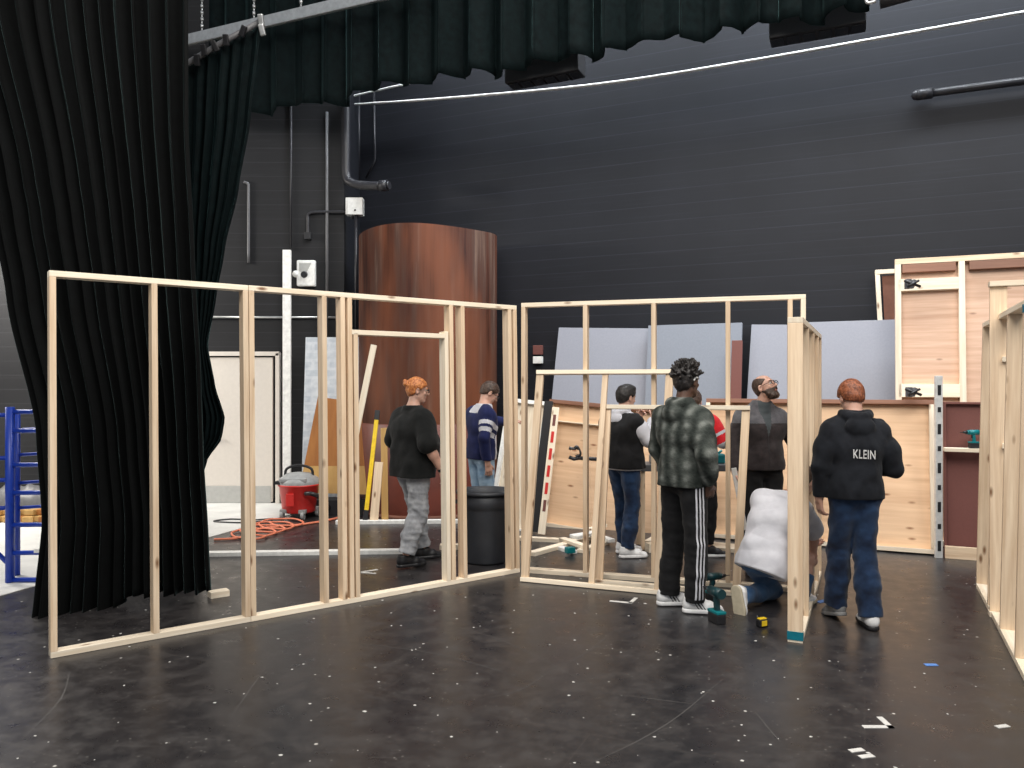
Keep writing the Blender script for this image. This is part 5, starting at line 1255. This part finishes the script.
# --- kneeling person in white T-shirt
b, p, W = person((1.90, 5.98), (.66, .75), 'person in a white T-shirt and blue jeans kneeling at the foot of the edge-on frame',
  dict(P=(.02, -.04, .38), C=(.06, .08, .64), N=(.13, .20, .82), H=(.20, .27, .95), hf=(.7, .5, -.55), lat=(1, 0, 0), SR=(.24, .14, .76), SL=(-.08, .15, .80), ER=(.25, .34, .56), WR=(.22, .42, .38), EL=(-.03, .38, .60), WL=(.12, .50, .50), hR=(0, .5, -1), hL=(.6, .5, -.5),
       HR=(.10, -.02, .37), HL=(-.07, -.02, .37), KR=(.20, .36, .34), KL=(-.06, .30, .075), AR=(.20, .24, .09), AL=(-.09, -.17, .11), tR=(.75, .65, 0), tL=(.10, -.25, -1), uL=(.0, 1, .0), fat=1.05), LIGHT)
p_ = p
garment_top(p, W, b, 'white_t_shirt', C_WHITE, sleeve=.6, o=.026, so=.026, hem=-.10, wr=.009, seed=15)
garment_legs(p, W, b, 'jeans', C_JEAN2, seed=16, waist=.05, wr=.008); hair(p, W, b, BRN, 'short')
for s in 'RL': shoe(p, s, W, b, S_WHITE, S_GUM)

# --- red-haired person in black hoodie
b, p, W = person((2.41, 5.56), (.05, 1), 'red-haired person in a white-lettered black hoodie and jeans, back turned',
  dict(H=(.0, .06, 1.605), N=(0, .0, 1.455), hf=(-.05, .86, -.45), ER=(.262, -.03, 1.11), WR=(.14, .20, 1.10), hR=(-.6, .8, .1), EL=(-.245, -.03, 1.13), WL=(-.235, .03, .90), hL=(.12, .2, -1), nL=(1, .3, 0), curlL=.5, curlR=.6,
       HR=(.075, 0, .93), HL=(-.07, 0, .93), KL=(-.075, .10, .50), AL=(-.07, .16, .11), KR=(.075, .01, .50), AR=(.085, -.06, .09), tL=(-.1, 1, -.25), tR=(.06, 1, 0), fat=1.06), LIGHT, scale=.995)
hd = garment_top(p, W, b, 'hoodie', C_HOOD, sleeve=.97, o=.022, so=.017, hem=-.055, hood=1.0, wr=.009, seed=21)
garment_legs(p, W, b, 'jeans', C_JEAN, o=.016, ro=.026, seed=23, wr=.009, cuff=1.0, waist=.11); hair(p, W, b, RED, 'short', .016)
shoe(p, 'R', W, b, S_WHITE, S_BLK); shoe(p, 'L', W, b, S_GREY, S_GREY)
# lettering on the back
cu = bpy.data.curves.new('lettering', 'FONT'); cu.body = 'KLEIN'; cu.align_x = 'CENTER'; cu.size = .078; cu.offset = .0010; cu.shear = -.10; cu.space_character = 1.08
to = bpy.data.objects.new('tmp_text', cu); COL.objects.link(to); bpy.context.view_layer.update()
me = bpy.data.meshes.new_from_object(to, depsgraph=bpy.context.evaluated_depsgraph_get()); bpy.data.objects.remove(to)
bm = bmesh.new(); bm.from_mesh(me); bmesh.ops.triangulate(bm, faces=bm.faces); bmesh.ops.subdivide_edges(bm, edges=bm.edges, cuts=2, use_grid_fill=True)
hm = hd.data; bv = BVHTree.FromPolygons([v.co[:] for v in hm.vertices], [tuple(q.vertices) for q in hm.polygons])
for v in bm.verts:
    x, z = v.co.x*.72+.01, 1.195+v.co.y*1.12+v.co.x*-.04
    h_ = bv.ray_cast(Vector((x, -1, z)), Vector((0, 1, 0))); v.co = Vector((x, (h_[0].y if h_[0] else -.15)-.005, z))
mesh_obj('lettering', bm, S_WHITE, hd, W)
